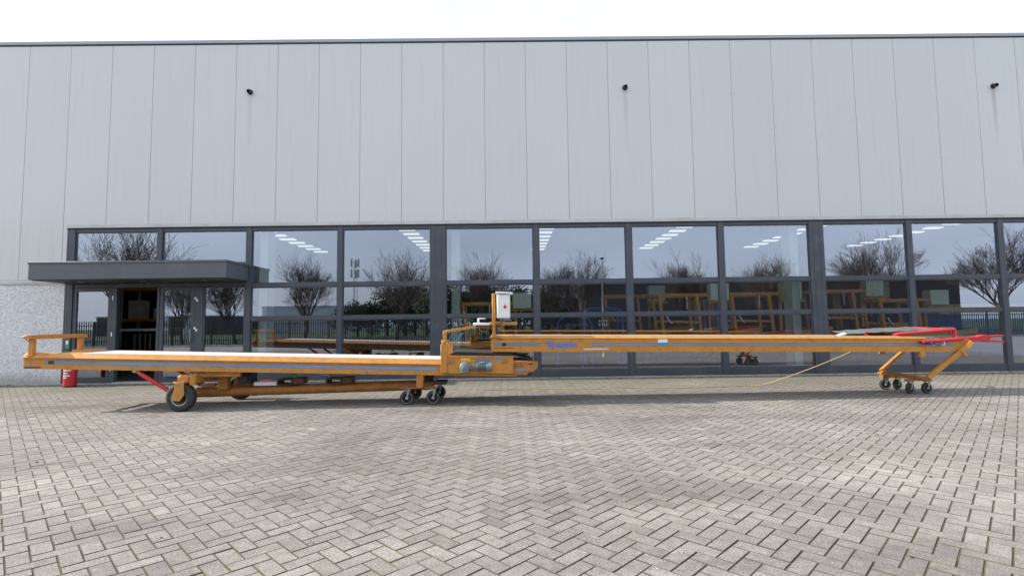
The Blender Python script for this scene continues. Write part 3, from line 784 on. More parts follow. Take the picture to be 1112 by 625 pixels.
# outlet end
for s in (-1, 1):
    y0, y1 = sorted((.43*s, .455*s))
    k = MB(); k.prism([(.042, .47), (.25, .463), (.30, .50), (.37, .52), (.42, .56), (.44, .60), (.44, .675), (.042, .69)], y0, y1, .003)
    e = k.build('end_plate', M['orange_worn'], Lw, OL)
    y2, y3 = sorted((.4555*s, .4575*s))
    k = MB(); k.box(.05, .24, y2, y3, .535, .562); k.build('stripe', M['stripe'], e, OL)
    k = MB(); k.rod((.31, .45*s, .48), (.31, .475*s, .48), .035, n=16); k.build('roller_end', M['dark'], e, OL)
    for xa, xb, za, zc in ((.06, .20, .60, .61), (.06, .20, .635, .645), (.28, .36, .625, .65)):
        k = MB(); k.box(xa, xb, y2, y3, za, zc); k.build('slot', M['brown'], e, OL)
k = MB(); k.rod((.30, -.43, .60), (.30, .43, .60), .05); k.build('head_roller', M['rubber'], Lw, OL)
k = MB(); k.prism([(-1.0, .80), (-.9, .845), (-.6, .835), (.0, .80), (.10, .775), (.36, .71), (.36, .70), (.05, .765), (-.9, .79)], -.40, .40); k.build('transfer_belt', M['rubber'], Lw, OL)
# folding arm with control handle and blue hoses
k = MB(); k.box(-1.09, -1.03, -.475, -.415, 1.02, 1.18, .005); k.sqbar((-1.07, -.445, 1.165), (-.56, -.43, 1.245), .05, .045); k.box(-1.12, -1.0, -.48, -.40, 1.0, 1.035, .004)
arm = k.build('support_arm', M['orange'], Lw, OL)
k = MB(); k.box(-.60, -.34, -.46, -.41, 1.262, 1.305, .008); k.box(-.535, -.50, -.45, -.42, 1.3055, 1.36, .006); k.box(-.535, -.40, -.45, -.42, 1.361, 1.378, .006); k.build('grip', M['white'], arm, OL)
k = MB(); k.tube([(-.765, -.44, 1.15), (-.84, -.44, 1.06), (-.92, -.44, .98), (-.94, -.43, .93)], .010); k.tube([(-.93, -.44, 1.14), (-.98, -.44, 1.07), (-1.01, -.44, 1.0)], .008); k.build('blue_hose', M['stripe'], arm, OL)
k = MB(); k.tube([(-.50, -.45, 1.26), (-.50, -.46, 1.19), (-.44, -.47, 1.155), (-.37, -.46, 1.18), (-.34, -.44, 1.26)], .009); k.build('cable', M['brown'], arm, OL)

# ---- upper conveyor
OU = (3.6, 0, 0)
Up = root('belt_conveyor', 'long slim orange conveyor boom with blue lettering, resting on a slanted caster cart', OU[0])
zu = lambda x: .838 - .0145*x
xs2 = [-.32 + i*(7.0+.32)/20 for i in range(21)]
def upper_side(s):
    y = .40*s
    prof = [(y, 0), (y, .085), (y-.004*s, .087), (y-.004*s, .138), (y, .140), (y, .205), (y+.012*s, .207), (y+.012*s, .214), (y-.035*s, .258), (y-.045*s, .258), (y-.045*s, .0), (y-.10*s, 0), (y-.10*s, -.006), (y, -.006)]
    k = MB(); k.sweep(prof, xs2, zu); b = k.build('side_beam', M['orange'], Up, OU)
    for x0, x1 in ((-.27, .50), (1.34, 6.95)):
        n = max(2, int((x1-x0)*2)); xx = [x0+(x1-x0)*i/n for i in range(n+1)]
        k = MB(); k.sweep([(y-.003*s, .0885), (y+.0012*s, .0885), (y+.0012*s, .1365), (y-.003*s, .1365)], xx, zu); k.build('stripe', M['stripe_grey'], b, OU)
    for x in (1.62, 3.9, 5.4):
        k = MB(); k.rod((x, y, zu(x)+.045), (x, y+.007*s, zu(x)+.045), .009, n=8); k.build('bolt', M['steel'], b, OU)
    # nose plate at the right-hand end
    y0, y1 = sorted((y-.012*s, y+.006*s))
    k = MB(); k.prism([(7.001, .728), (7.35, .722), (7.52, .745), (7.70, .80), (7.77, .86), (7.76, .925), (7.70, .955), (7.56, .955), (7.47, .90), (7.001, .885)], y0, y1, .003)
    n_ = k.build('nose_plate', M['orange'], Up, OU)
    k = MB(); y2 = y+.0065*s
    y2, y3 = sorted((y2, y2+.003*s)); k.prism([(7.001, .835), (7.42, .832), (7.52, .85), (7.42, .862), (7.001, .868)], y2, y3); k.build('stripe', M['blue'], n_, OU)
    for i in range(9):
        k = MB(); k.rod((7.05+i*.055, y+.006*s, .765+.001*i*i*.6), (7.05+i*.055, y+.010*s, .765+.001*i*i*.6), .007, n=6); k.build('bolt', M['steel'], n_, OU)
    return b
ub = [upper_side(s) for s in (-1, 1)][0]
k = MB(); k.sweep([(-.352, .240), (.352, .240), (.352, .246), (-.352, .246)], [-.25, 2, 4, 6, 7.2], zu); k.build('belt', M['belt'], Up, OU)
k = MB(); k.sweep([(-.352, .03), (.352, .03), (.352, .036), (-.352, .036)], [-.25, 2, 4, 6, 7.2], zu); k.build('return_belt', M['belt'], Up, OU)
k = MB(); k.rod((7.58, -.38, .85), (7.58, .38, .85), .07); k.rod((-.24, -.355, .97), (-.24, .355, .97), .06); k.build('roller', M['steel'], Up, OU)
for x in (0, 1.2, 2.4, 3.6, 4.8, 6.0, 6.9):
    k = MB(); k.box(x-.025, x+.025, -.355, .355, zu(x)+.06, zu(x)+.12); k.build('cross_member', M['orange_worn'], Up, OU)
text('Breston', .15, ub, 0, 0, 0, M['blue'], (0, 0), bold=.003, shear=.15).location = (.60-OU[0], -.4065, zu(.7)+.062)
k = MB(); k.box(2.44, 2.60, -.4045, -.4005, zu(2.5)+.145, zu(2.5)+.20); k.build('sticker', M['white'], ub, OU)
k = MB(); k.box(2.45, 2.59, -.4045, -.4002, zu(2.5)+.118, zu(2.5)+.143); k.build('sticker', M['blue'], ub, OU)
k = MB(); k.box(1.20, 1.62, -.4025, -.4005, zu(1.4)+.026, zu(1.4)+.05); k.build('scuffed_tape', M['belt'], ub, OU)
k = MB(); k.box(-.14, -.07, -.4045, -.4005, zu(0)+.088, zu(0)+.135); k.build('socket', M['dark'], ub, OU)
k = MB(); k.box(-.20, -.13, -.4045, -.4005, zu(0)+.185, zu(0)+.2); k.build('slot', M['brown'], ub, OU)
k = MB(); k.box(-.27, 0.05, -.4045, -.4005, zu(0)+.05, zu(0)+.058); k.build('slot', M['brown'], ub, OU)
k = MB(); k.box(-.30, .12, -.36, .36, .80, .836, .004); k.box(.02, .30, -.3, -.2, .775, .80, .004); k.build('pivot_mount', M['dark'], Up, OU)
k = MB(); k.tube([(1.53, -.36, zu(1.5)), (1.53, -.36, zu(1.5)-.09)], .012); k.build('cable_tail', M['white'], Up, OU)
k = MB(); k.box(5.56, 5.68, -.36, -.28, zu(5.6)+.26, zu(5.6)+.29, .004, Matrix.Rotation(-.3, 3, 'Y')); k.build('sensor', M['white'], Up, OU)
# mast with control cabinet
k = MB(); k.box(-.295, -.24, -.43, -.37, 1.075, 1.775, .006); k.box(-.34, -.19, -.44, -.36, 1.06, 1.0745, .003); k.box(-.34, .12, -.37, -.31, 1.262, 1.312, .006); k.box(-.28, -.26, -.37, .30, 1.27, 1.30, .003)
k.build('mast', M['orange'], Up, OU)
k = MB(); k.box(-.215, .00, -.47, -.29, 1.375, 1.755, .006); cab = k.build('control_cabinet', M['white'], Up, OU)
k = MB(); k.prism([(-.232, 1.77), (-.232, 1.80), (.045, 1.785), (.045, 1.757)], -.50, -.27, .003); k.build('cabinet_roof', M['white'], cab, OU)
k = MB(); k.box(-.200, -.015, -.4745, -.4705, 1.39, 1.74, .0015); k.build('cabinet_door', M['white'], cab, OU)
k = MB(); k.lathe([(0, 0), (.026, 0), (.026, .006), (.013, .010), (.013, .028), (0, .028)], (-.085, -.475, 1.555), (0, -1, 0), 16); k.build('switch', M['red'], cab, OU)
k = MB(); k.box(-.10, -.07, -.4765, -.4746, 1.58, 1.60); k.build('warning_sticker', M['yellow'], cab, OU)
k = MB(); k.tube([(-.12, -.38, 1.375), (-.12, -.38, 1.33), (-.16, -.40, 1.30), (-.22, -.44, 1.26), (-.22, -.44, 1.10)], .009); k.build('cable', M['dark'], cab, OU)
# legs down to the caster cart
k = MB(); k.sqbar((7.74, -.45, .885), (7.10, -.29, .285), .07, .07); k.sqbar((7.56, -.44, .75), (7.64, -.44, .66), .055, .05); k.build('leg', M['orange'], Up, OU)
k = MB(); k.sqbar((7.54, .44, .80), (6.92, .42, .335), .055, .055); k.build('leg', M['orange'], Up, OU)
for s in (-1, 1):
    k = MB(); k.box(6.89, 6.97, .385*s-.03, .385*s+.03, .645, zu(6.9)-.007, .004); k.build('stub_post', M['orange'], Up, OU)
k = MB()
k.sqbar((7.11, -.30, .275), (6.92, .44, .315), .06, .05); k.sqbar((7.0, -.13, .262), (6.88, .44, .30), .04, .04)
k.sqbar((6.89, -.11, .232), (7.30, -.12, .232), .10, .022); k.sqbar((6.89, .385, .232), (7.23, .37, .232), .10, .022)
k.box(7.02, 7.13, -.17, -.07, .244, .27, .004); k.box(6.90, 7.01, .33, .44, .244, .30, .004)
k.build('cart_frame', M['orange_worn'], Up, OU)
for x, y, sw in ((7.24, -.12, .1), (6.95, -.11, .3), (6.95, .385, -.15), (7.17, .37, .25)):
    wheel_small(Up, x, y, .092, OU, sw)
# folded feed hopper
k = MB()
k.tube([(6.53, -.33, 1.012), (6.56, -.35, 1.03), (7.0, -.36, 1.055), (7.55, -.36, 1.095)], .028, 10); k.tube([(6.53, -.33, 1.012), (6.5, .0, 1.03), (6.53, .36, 1.05)], .016, 8)
k.tube([(7.55, -.36, 1.095), (7.55, .38, 1.115)], .018, 8); k.tube([(7.55, -.36, 1.10), (7.545, -.37, .955)], .028, 8); k.tube([(6.05, .36, 1.055), (6.8, .38, 1.10), (7.55, .38, 1.115)], .016, 8)
k.tube([(6.92, -.43, .902), (7.2, -.43, .915), (7.62, -.42, .94)], .030, 10); k.tube([(6.50, .36, 1.03), (6.53, -.20, 1.0), (6.9, -.2, 1.02)], .015, 8); k.box(7.50, 7.66, -.44, -.40, .945, .972, .004)
k.build('hopper_frame', M['red'], Up, OU)
k = MB(); nx, ny = 26, 8
g = [[[k.bm.verts.new((6.0 + 1.5*i/nx, -.31 + .68*j/ny, 1.045 + .065*(i/nx)**.6*(.55+.45*j/ny) + .012*j/ny + .006*sin(i*1.3+j) - .012*sin(pi*j/ny) + dz)) for j in range(ny+1)] for i in range(nx+1)] for dz in (0, .010)]
for i in range(nx):
    for j in range(ny):
        k.bm.faces.new((g[1][i][j], g[1][i+1][j], g[1][i+1][j+1], g[1][i][j+1])).smooth = True
        k.bm.faces.new((g[0][i][j+1], g[0][i+1][j+1], g[0][i+1][j], g[0][i][j]))
for i in range(nx):
    for j in (0, ny): k.bm.faces.new((g[0][i][j], g[0][i+1][j], g[1][i+1][j], g[1][i][j]))
for j in range(ny):
    for i in (0, nx): k.bm.faces.new((g[0][i][j], g[0][i][j+1], g[1][i][j+1], g[1][i][j]))
bmesh.ops.recalc_face_normals(k.bm, faces=k.bm.faces[:])
k.build('hopper_sheet', M['sheet'], Up, OU)
k = MB(); k.tube([(6.02, -.31, 1.06), (6.05, -.30, 1.03), (6.12, -.30, 1.0)], .014); k.build('hopper_hook', M['red'], Up, OU)
k = MB()
k.tube([(6.85, -.44, .885), (6.95, -.45, .865), (7.05, -.45, .87), (7.12, -.45, .845), (7.2, -.45, .83)], .009, 7); k.tube([(6.82, -.44, .90), (6.9, -.44, .895)], .010, 7); k.build('cable', M['dark'], Up, OU)
k = MB(); k.tube([(7.04, -.45, .905), (7.05, -.45, .87), (7.08, -.45, .852)], .006, 6); k.tube([(7.27, -.45, .905), (7.275, -.45, .85), (7.24, -.45, .845)], .006, 6)
k.tube([(7.08, -.45, .85), (7.15, -.45, .835), (7.2, -.45, .835)], .006, 6); k.build('chain', M['white'], Up, OU)
# red tow fork
k = MB(); k.prism([(7.72, .858), (8.30, .872), (8.50, .862), (8.57, .97), (8.42, .985), (8.3, .955), (7.72, .94)], -.06, .06, .005)
k.prism([(8.50, .965), (8.80, .98), (8.80, .952), (8.54, .935)], -.05, .05, .002); k.prism([(8.46, .905), (8.52, .888), (8.80, .876), (8.80, .848), (8.46, .858)], -.05, .05, .002)
k.build('tow_fork', M['red'], Up, OU)

# yellow cord
def mw(x, y, z): return (cos(TH)*x - sin(TH)*y, OY + sin(TH)*x + cos(TH)*y, z)
pts = [Vector(mw(6.38, .38, zu(6.4)))]
p_end = Vector((4.95, -1.95, .012))
for i in range(1, 10): t = i/10; p = pts[0].lerp(p_end, t); p.z -= .035*sin(pi*t); pts.append(p)
pts += [p_end]
for i in range(1, 22):
    f = i/21; pts.append(Vector((4.95 - i*.26, -1.95 - .20*(1-math.exp(-f*5)) + .035*sin(i*.8) + .02*sin(i*2.1) + .1*f, .010)))
k = MB(); k.tube(pts, .008, 6)
tag(k.build('cord', M['rope']), 'thin yellow cord hanging from the boom and trailing over the paving', 'cord')

# ------------------------------------------------------------------ things indoors
def indoor_conveyor(x, y, s, ln, cab=True):
    t = thing('stored_conveyor', None, 'conveyor', (x, y, 0.012), 0, 'orange conveyors stored inside the hall')
    k = MB(); k.sqbar((-.9, -.3, .62), (ln, -.3, 1.02), .05, .16); k.sqbar((-.9, .3, .62), (ln, .3, 1.02), .05, .16); k.build('side_beam', M['io'], t)
    k = MB(); k.sqbar((-.9, 0, .68), (ln, 0, 1.08), .5, .02); k.build('belt', M['rubber'], t)
    for xx in (-.5, ln*.7):
        for yy in (-.3, .3):
            k = MB(); k.sqbar((xx, yy, .08), (xx+.1, yy, .8), .06); k.build('leg', M['brown'], t)
    k = MB()
    for yy in (-.34, .34): k.sqbar((0, yy, .8), (.0-.10, yy, 1.98), .10, .08); k.sqbar((1.0, yy, .95), (.9, yy, 1.98), .09, .08)
    for yy in (-.34, .34): k.sqbar((-.14, yy, 1.98), (1.35, yy, 1.98), .07, .09); k.sqbar((0, yy, 1.28), (1.0, yy, 1.24), .05, .06)
    k.sqbar((-.1, -.34, 1.93), (-.1, .34, 1.93), .06); k.sqbar((.9, -.34, 1.93), (.9, .34, 1.93), .06)
    k.build('portal_frame', M['io'], t)
    if cab:
        k = MB(); k.box(1.25, 1.75, -.45, -.15, 1.82, 2.28, .01); c = k.build('control_cabinet', M['teal'], t)
        k = MB(); k.sqbar((1.33, -.1, 1.0), (1.33, -.1, 2.25), .07); k.sqbar((1.2, -.34, 1.78), (1.85, -.34, 1.78), .06); k.build('mast', M['io'], t)
    k = MB(); k.lathe([(0, -.15), (.09, -.15), (.09, .15), (0, .15)], (-.4, -.42, .85), (1, 0, 0), 14); k.build('motor', M['motor'], t)
    k = MB(); k.tube([(.05, -.4, 1.45), (.12, -.42, 1.3), (.2, -.42, 1.22)], .02, 6); k.tube([(.62, -.4, 1.95), (.62, -.42, 1.6)], .016, 6); k.build('loose_cable', M['white'], t)
    return t
c0 = indoor_conveyor(4.15, 2.0, 1, 2.6)
c0['label'] = 'stored orange conveyor frame with pale cabinet, in the window above the boom sticker'
for (x, y, sc, lab) in ((-1.15, 2.2, .92, 'stored orange conveyor behind the glass directly left of the outdoor control cabinet'),
                        (6.05, 1.9, 1.0, 'stored orange conveyor with hanging white cable in the window left of the wide pillar'),
                        (8.9, 2.8, 1.05, 'stored orange conveyor in the window just right of the wide pillar'),
                        (10.4, 2.4, .90, 'lower stored orange conveyor near the red hopper, rightmost indoors'),
                        (3.1, 4.2, 1.05, 'second-row stored conveyor, standing behind the blue tubular rack'),
                        (11.0, 5.4, 1.1, 'second-row stored conveyor farthest back, right of the wide pillar')):
    o = copy_tree(c0); o.location = (x, y, .012); o.scale = (1, 1, sc); o['label'] = lab
# long low belt tables just behind the glass
def table(name, x0, x1, y, z, m, lab, rail):
    t = thing(name, lab, 'bench', ((x0+x1)/2, y, .012))
    h = (x1-x0)/2
    k = MB()
    for yy in (-.35, .35): k.box(-h, h, yy-.03, yy+.03, z-.07, z, .004)
    k.build('side_rail', rail, t)
    k = MB(); k.box(-h, h, -.32, .32, z-.055, z-.02, .004); k.build('belt', M['rubber'], t)
    n = 4
    for i in range(n):
        xx = -h+.3 + (2*h-.6)*i/(n-1)
        k = MB(); k.box(xx-.03, xx+.03, -.36, -.30, 0, z-.07); k.box(xx-.03, xx+.03, .30, .36, 0, z-.07); k.box(xx-.03, xx+.03, -.30, .30, .2, .25); k.build('leg', M['dark'], t)
table('indoor_bench', -11.4, -9.9, 3.2, 1.26, None, 'white edged bench seen through the open entrance', M['white'])
t = thing('storage_rack', 'dim grey storage rack deep inside behind the open entrance', 'rack', (-12.6, 5.0, .012))
for xx in (-1.6, 0, 1.6):
    for yy in (-.4, .4):
        k = MB(); k.box(xx-.04, xx+.04, yy-.04, yy+.04, 0, 3.4, .004); k.build('upright', M['lamp_grey'], t)
for z in (.5, 1.5, 2.5):
    k = MB(); k.box(-1.55, 1.55, -.42, .42, z, z+.08, .004); k.build('shelf', M['io'], t)
bx = None
for i, (xx, z, w_, h_, lb) in enumerate(((-12.1, .592, .35, .5, 'pale carton on the lowest shelf of the storage rack'), (-11.5, 1.592, .3, .35, 'small pale carton on the middle rack shelf'), (-12.3, 1.592, .35, .6, 'tall pale carton on the middle rack shelf'), (-11.7, 2.592, .4, .45, 'pale carton on the top rack shelf'))):
    k = MB(); k.box(-w_/2, w_/2, -.25, .25, 0, h_, .006); k.box(-.03, .03, -.252, .252, h_+.0005, h_+.002)
    tag(k.build('carton', M['belt'], loc=(xx, 5.0, z)), lb, 'carton', 'cartons on the storage rack')
# pallet of pale slats
t = thing('slat_stack', 'pale vertical slats stacked inside, left of the wide window pillar', 'stack', (6.95, 5.5, .012))
k = MB()
for i in range(9): k.box(-.65+i*.15, -.55+i*.15, -.2, .2, .15, 2.0, .005)
k.build('slat', M['paleclad'], t); k = MB(); k.box(-.7, .8, -.3, .3, 0, .149, .005); k.build('pallet', M['brown'], t)
# blue tubular rack
t = thing('tubular_rack', 'blue round-cornered tubular rack behind the window right of the blue lettering', 'rack', (2.05, 2.2, .012))
def arch(w, h, y, r=.22, x0=0):
    p = [(x0, y, 0), (x0, y, h-r)]
    for i in range(1, 6): a = i*pi/12; p.append((x0 + r*(1-cos(a*1.0)), y, h - r + r*sin(a*1.0)))
    p.append((x0+r, y, h)); p.append((x0+w-r, y, h))
    for i in range(1, 6): a = i*pi/12; p.append((x0+w-r + r*sin(a), y, h - r + r*cos(a)))
    p += [(x0+w, y, h-r), (x0+w, y, 0)]
    return p
k = MB(); k.tube(arch(1.05, 1.66, -.3), .035); k.tube(arch(1.05, 1.66, .3), .035); k.build('upright_hoop', M['iblue'], t)
k = MB(); k.tube(arch(.95, 1.45, -.35, .3, -.75), .028); k.build('side_hoop', M['iblue'], t)
k = MB(); k.box(-.5, .1, -.4, .2, 1.18, 1.24, .01); k.box(.02, 1.02, -.28, .28, 1.05, 1.09, .01); k.build('shelf', M['iblue'], t)
# navy container with white letters and yellow load
t = thing('steel_container', 'long navy blue steel container inside behind the rightmost windows', 'container', (15.6, 4.2, .012))
k = MB(); k.box(-3.9, 3.2, -1, 1, .1, 1.32, .02)
for i in range(16): k.box(-3.8+i*.44, -3.62+i*.44, -1.03, -1.0, .2, 1.22, .01)
k.build('body', M['navy'], t)
k = MB(); k.box(-3.9, 3.2, -1.05, -1.0, 1.32, 1.38); k.build('rim', M['navy'], t)
o = text('UIT', .34, t, .35, -1.06, .62, M['white'], (0, 0), bold=.006); o.location = (-.25, -1.045, .72)
k = MB(); k.box(-2.75, -2.35, -1.045, -1.032, .95, 1.02); k.build('plate', M['white'], t)
cr0 = None
for i in range(8):
    if cr0 is None:
        cr0 = thing('crate', 'yellow crate in the row on top of the navy container', 'crate', (13.2, 3.6, 1.34), 0, 'yellow crates on the navy container')
        k = MB(); k.box(-.22, .22, -.3, .3, 0, .04, .004)
        for a, b_, c_, d_ in ((-.22, .22, -.3, -.28), (-.22, .22, .28, .3), (-.22, -.2, -.28, .28), (.2, .22, -.28, .28)): k.box(a, b_, c_, d_, .04, .30, .003)
        k.build('body', M['yellow'], cr0); o = cr0
    else:
        o = copy_tree(cr0)
    o.location = (13.2 + i*.5, 3.6, 1.395)

# ------------------------------------------------------------------ what stands behind the camera (seen mirrored in the glass)
def bare_tree_meshes(seed, H, spread):
    rnd = random.Random(seed)
    tr = MB(); cr = MB()
    def branch(p, d, r, ln, lv):
        n = 3 if lv < 3 else 2
        pts = [p]; rs = [r]; q = p.copy(); dd = d.copy()
        for i in range(n):
            dd = (dd + Vector((rnd.gauss(0, .10), rnd.gauss(0, .10), rnd.gauss(.03, .06)))).normalized()
            q = q + dd*ln/n; pts.append(q.copy()); rs.append(max(r*(1 - .45*(i+1)/n), .0075))
        (tr if lv < 2 else cr).tube(pts, rs, 7 if lv < 2 else (4 if lv < 4 else 3))
        if lv >= 5: return
        nk = {0: 9, 1: 5, 2: 4, 3: 4, 4: 3}[lv]
        for c in range(nk):
            f = rnd.uniform(.35, 1) if lv > 0 else rnd.uniform(.62, 1.0)
            ii = min(int(f*n), n-1); fr = f*n - ii
            s_ = pts[ii].lerp(pts[ii+1], min(fr, 1))
            a = rnd.uniform(0, 2*pi); el = rnd.uniform(.34, .74)*(spread if lv == 0 else .9)
            u = dd.orthogonal().normalized(); w = dd.cross(u)
            nd = (dd*cos(el) + (u*cos(a) + w*sin(a))*sin(el) + Vector((0, 0, .16))).normalized()
            branch(s_, nd, rs[ii]*rnd.uniform(.45, .62), ln*rnd.uniform(.58, .86) if lv else ln*rnd.uniform(.7, 1.2), lv+1)
    branch(Vector((0, 0, -.1)), Vector((0, 0, 1)), .15*H/6.5, H*.31, 0)

    return tr, cr
tree_src = []
bt = [(-29.6, 10.0, -27, 1), (-25, 5.9, -27.5, 0), (-20.7, 6.6, -27, 2), (-15.6, 7.1, -27.2, 0), (-8.5, 7.2, -27, 1), (-1.9, 7.3, -27.3, 2), (3.4, 6.6, -29, 0), (5.3, 6.9, -27, 1), (12.6, 7.1, -27, 2), (20.1, 7.0, -27.2, 0), (28.4, 8.4, -27, 1), (37.6, 8.6, -27, 1)]
desc = ['tall wide bare tree behind the fence, far left of the row', 'short bare tree behind the fence facing the glazed door', 'bare tree behind the fence facing the right side light', 'bare tree whose crown mirrors beside the entrance bays',
        'upright bare tree facing the window left of the wide pillar', 'bare tree mirrored above the outdoor control cabinet', 'bare tree farther back next to the street lamp, left one', 'bare tree nearest to the street lamp', 'rounded bare tree in front of the dark hall, left of the boom middle',
        'small bare tree in front of the dark hall, left of the wide right pillar', 'broad bare tree in front of the dark hall, right of the wide right pillar', 'widest bare tree, rightmost of the row behind the fence']
for v in range(3):
    tr, cr = bare_tree_meshes(21+v, 6.5, (1.0, 1.15, .85)[v])
    t = thing('bare_tree', '', 'tree', (0, 0, 0)); t['hh'] = max(v.co.z for v in cr.bm.verts)
    tr.build('trunk', M['bark'], t); cr.build('crown', M['twig'], t)
    tree_src.append(t)
used = set()
for i, (x, h, y, v) in enumerate(bt):
    o = tree_src[v] if v not in used else copy_tree(tree_src[v])
    used.add(v)
    o.location = (x, y, 0); o.rotation_euler = (0, 0, i*1.7); s_ = h/o['hh']
    o.scale = (s_*.98, s_*.98, s_); o['label'] = desc[i]; o['group'] = 'bare trees along the fence behind the camera'
# palisade fence
F = thing('palisade_fence', 'black steel palisade fence along the far edge of the yard, mirrored in the glass', 'fence', (0, -24, 0))
k = MB()
n = 0
x = -48
while x < 48:
    k.prism([(x, .05), (x+.07, .05), (x+.07, 1.72), (x+.035, 1.82), (x, 1.72)], -.008, .008); x += .16
k.build('pales', M['fence'], F)
k = MB(); k.box(-48, 48, .01, .05, .35, .40); k.box(-48, 48, .01, .05, 1.45, 1.50); k.build('rail', M['fence'], F)
for i in range(36):
    k = MB(); k.box(-48+i*2.72, -47.92+i*2.72, .05, .13, -.05, 1.75); k.build('post', M['fence'], F)
# dark hall, white sheds
def shed(name, lab, x0, x1, y, d, h, m, door=False):
    t = thing(name, lab, 'building', ((x0+x1)/2, y, 0)); hw = (x1-x0)/2
    k = MB(); k.box(-hw, hw, -d, 0, -.1, h, .02)
    nn = int(hw*2/1.2)
    for i in range(nn): k.box(-hw+.3+i*1.2, -hw+.36+i*1.2, 0, .03, 0, h-.1)
    k.build('wall', m, t)
    k = MB(); k.box(-hw-.1, hw+.1, -d-.1, .1, h, h+.25, .02); k.build('roof', M['coping'], t)
    if door:
        for xx in (-hw*.5, 0, hw*.5):
            k = MB(); k.box(xx-1.6, xx+1.6, .04, .08, 0, 3.2); k.build('door', M['paleclad'], t)
    return t
shed('dark_hall', 'long low dark clad hall across the road, mirrored in the right windows', 8.5, 50.5, -45, 20, 5.5, M['farwall'])
shed('pale_hall', 'pale grey distribution hall far across the road, mirrored left of centre', -49, -30, -90, 20, 5.0, M['paleclad'], True)
shed('low_hall', 'low grey hall far behind the fence, mirrored beside the entrance', -72, -50, -78, 15, 3.1, M['farwall'], True)
shed('narrow_block', 'small pale block behind the bare trees near the street lamp', 3.8, 8.3, -60, 8, 4.6, M['paleclad'])
# evergreen belt
def evergreen(seed):
    rnd = random.Random(seed); k = MB()
    lobes = [(Vector((rnd.gauss(0, .9), rnd.gauss(0, .7), rnd.uniform(1.2, 4.2))), rnd.uniform(.7, 1.3)) for _ in range(9)]
    for c, r in lobes:
        for _ in range(330):
            v = Vector((rnd.gauss(0, 1), rnd.gauss(0, 1), rnd.gauss(0, 1))).normalized()*r*rnd.uniform(.55, 1.1)
            v.z *= 1.05; p = c + v
            if p.z < .1: continue
            a = Vector((rnd.gauss(0, 1), rnd.gauss(0, 1), rnd.gauss(0, 1))).normalized()*.13; b_ = a.orthogonal().normalized()*.09
            k.bm.faces.new([k.bm.verts.new(p + q) for q in (a, b_, -a, -b_)])
    return k
t0 = thing('evergreen_tree', '', 'tree', (0, -50, 0)); evergreen(3).build('crown', M['evergreen'], t0); k = MB(); k.tube([(0, 0, -.1), (.1, 0, 2), (0, .1, 4)], [.16, .12, .05], 7); k.build('trunk', M['bark'], t0)
t1 = thing('evergreen_tree', '', 'tree', (0, -50, 0)); evergreen(4).build('crown', M['evergreen'], t1); k = MB(); k.tube([(0, 0, -.1), (-.1, 0, 2), (0, .1, 4)], [.16, .12, .05], 7); k.build('trunk', M['bark'], t1)
rnd = random.Random(2)
ex = [-20 + i*1.75 for i in range(17)]
for i, x in enumerate(ex):
    src = (t0, t1)[i % 2]
    o = src if i < 2 else copy_tree(src)
    o.location = (x + rnd.uniform(-.5, .5), -50 + rnd.uniform(-2, 2), 0); s_ = rnd.uniform(.85, 1.15)*(1.15 if 2 < i < 14 else .8)
    o.scale = (s_, s_, s_*.98); o.rotation_euler = (0, 0, rnd.uniform(0, 6))
    o['label'] = 'dense dark evergreen tree in the unbroken belt across the road'; o['group'] = 'evergreen trees in the belt across the road'
# street lamp with small signs, telecom mast
t = thing('street_lamp', 'slim grey street lamp post with two small sign plates, behind the fence', 'street lamp', (7.0, -26.2, 0))
k = MB(); k.rod((0, 0, -.1), (0, 0, 6.0), .065, .04, 10); k.build('pole', M['lamp_grey'], t)
k = MB(); k.box(-.12, .12, -.1, .35, 6.0, 6.1, .03); k.build('lamp_head', M['dark'], t)
k = MB(); k.box(-.35, .35, .07, .09, 1.0, 1.18, .005); k.box(-.40, .30, .07, .09, 1.30, 1.50, .005); k.build('sign_plate', M['white'], t)
t = thing('telecom_mast', 'slender lattice telecom mast rising beyond the evergreens', 'mast', (-30, -88, 0))
k = MB()
for a in range(3):
    x, y = .5*cos(a*2.09), .5*sin(a*2.09); k.rod((x, y, 0), (x*.6, y*.6, 13.8), .08, .05, 5)
for i in range(22):
    z = i*.62; a = (i % 3)*2.09; a2 = ((i+1) % 3)*2.09; k.rod((.45*cos(a), .45*sin(a), z), (.45*cos(a2), .45*sin(a2), z+.62), .035, n=4)
k.build('lattice', M['lamp_grey'], t)
k = MB()
for i in range(3):
    for z in (10.5, 12.6): k.box(.75*cos(i*2.09+.4)-.18, .75*cos(i*2.09+.4)+.18, .75*sin(i*2.09+.4)-.1, .75*sin(i*2.09+.4)+.1, z, z+1.6, .02)
k.build('antenna', M['lamp_grey'], t)

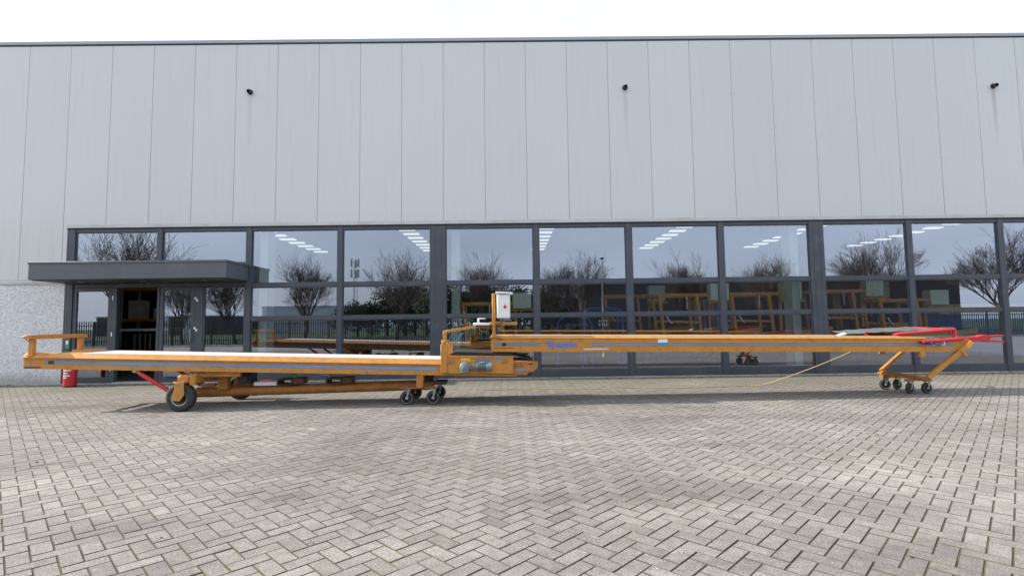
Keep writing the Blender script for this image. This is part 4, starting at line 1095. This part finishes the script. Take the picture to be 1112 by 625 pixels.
# ------------------------------------------------------------------ light, sky, camera
SUN_EL = radians(29); SUN_AZ = radians(270)   # low sun along the facade, from the left
w = bpy.data.worlds.new('World'); S.world = w; w.use_nodes = True
nt = w.node_tree; N = nt.nodes; L = nt.links; bg = N['Background']
sky = N.new('ShaderNodeTexSky'); sky.sky_type = 'NISHITA'; sky.sun_disc = False; sky.sun_elevation = SUN_EL; sky.sun_rotation = SUN_AZ
sky.air_density = 1.0; sky.dust_density = 3.0; sky.ozone_density = 1.0
tc = N.new('ShaderNodeTexCoord'); mp = N.new('ShaderNodeMapping'); mp.inputs['Scale'].default_value = (1, 1, 2.6); L.new(tc.outputs['Generated'], mp.inputs[0])
cl = N.new('ShaderNodeTexNoise'); cl.inputs['Scale'].default_value = 1.6; cl.inputs['Detail'].default_value = 7; cl.inputs['Roughness'].default_value = .5; L.new(mp.outputs[0], cl.inputs['Vector'])
mr = N.new('ShaderNodeMapRange'); mr.inputs['From Min'].default_value = .30; mr.inputs['From Max'].default_value = .68; mr.inputs['To Min'].default_value = .42; mr.inputs['To Max'].default_value = .92
L.new(cl.outputs['Fac'], mr.inputs['Value'])
mx = N.new('ShaderNodeMix'); mx.data_type = 'RGBA'; L.new(mr.outputs[0], mx.inputs['Factor']); L.new(sky.outputs[0], mx.inputs['A']); mx.inputs['B'].default_value = (7.2, 7.8, 8.9, 1)
L.new(mx.outputs['Result'], bg.inputs['Color']); bg.inputs['Strength'].default_value = .10
sl = bpy.data.lights.new('sun', 'SUN'); sl.energy = 3.5; sl.angle = radians(.6); sl.color = (1, .95, .87)
so = bpy.data.objects.new('sun', sl); C.objects.link(so)
AZOFF = radians(-1.5)
d = Vector((cos(SUN_EL)*cos(AZOFF), cos(SUN_EL)*sin(AZOFF), -sin(SUN_EL)))
so.rotation_euler = d.to_track_quat('-Z', 'Y').to_euler()

cam = bpy.data.cameras.new('camera'); co = bpy.data.objects.new('camera', cam); C.objects.link(co); S.camera = co
cam.sensor_width = 36; cam.lens = 558/1112*36; cam.clip_end = 1500; cam.clip_start = .05
co.matrix_world = Matrix.Translation((0, -12.157, 1.29)) @ Matrix.Rotation(-.0061, 4, 'Z') @ Matrix.Rotation(radians(90)+.0685, 4, 'X') @ Matrix.Rotation(-.0126, 4, 'Z')

S.render.engine = 'CYCLES'
S.cycles.max_bounces = 10; S.cycles.transparent_max_bounces = 16
S.view_settings.view_transform = 'Standard'; S.view_settings.look = 'None'; S.view_settings.gamma = 1; S.view_settings.exposure = .99
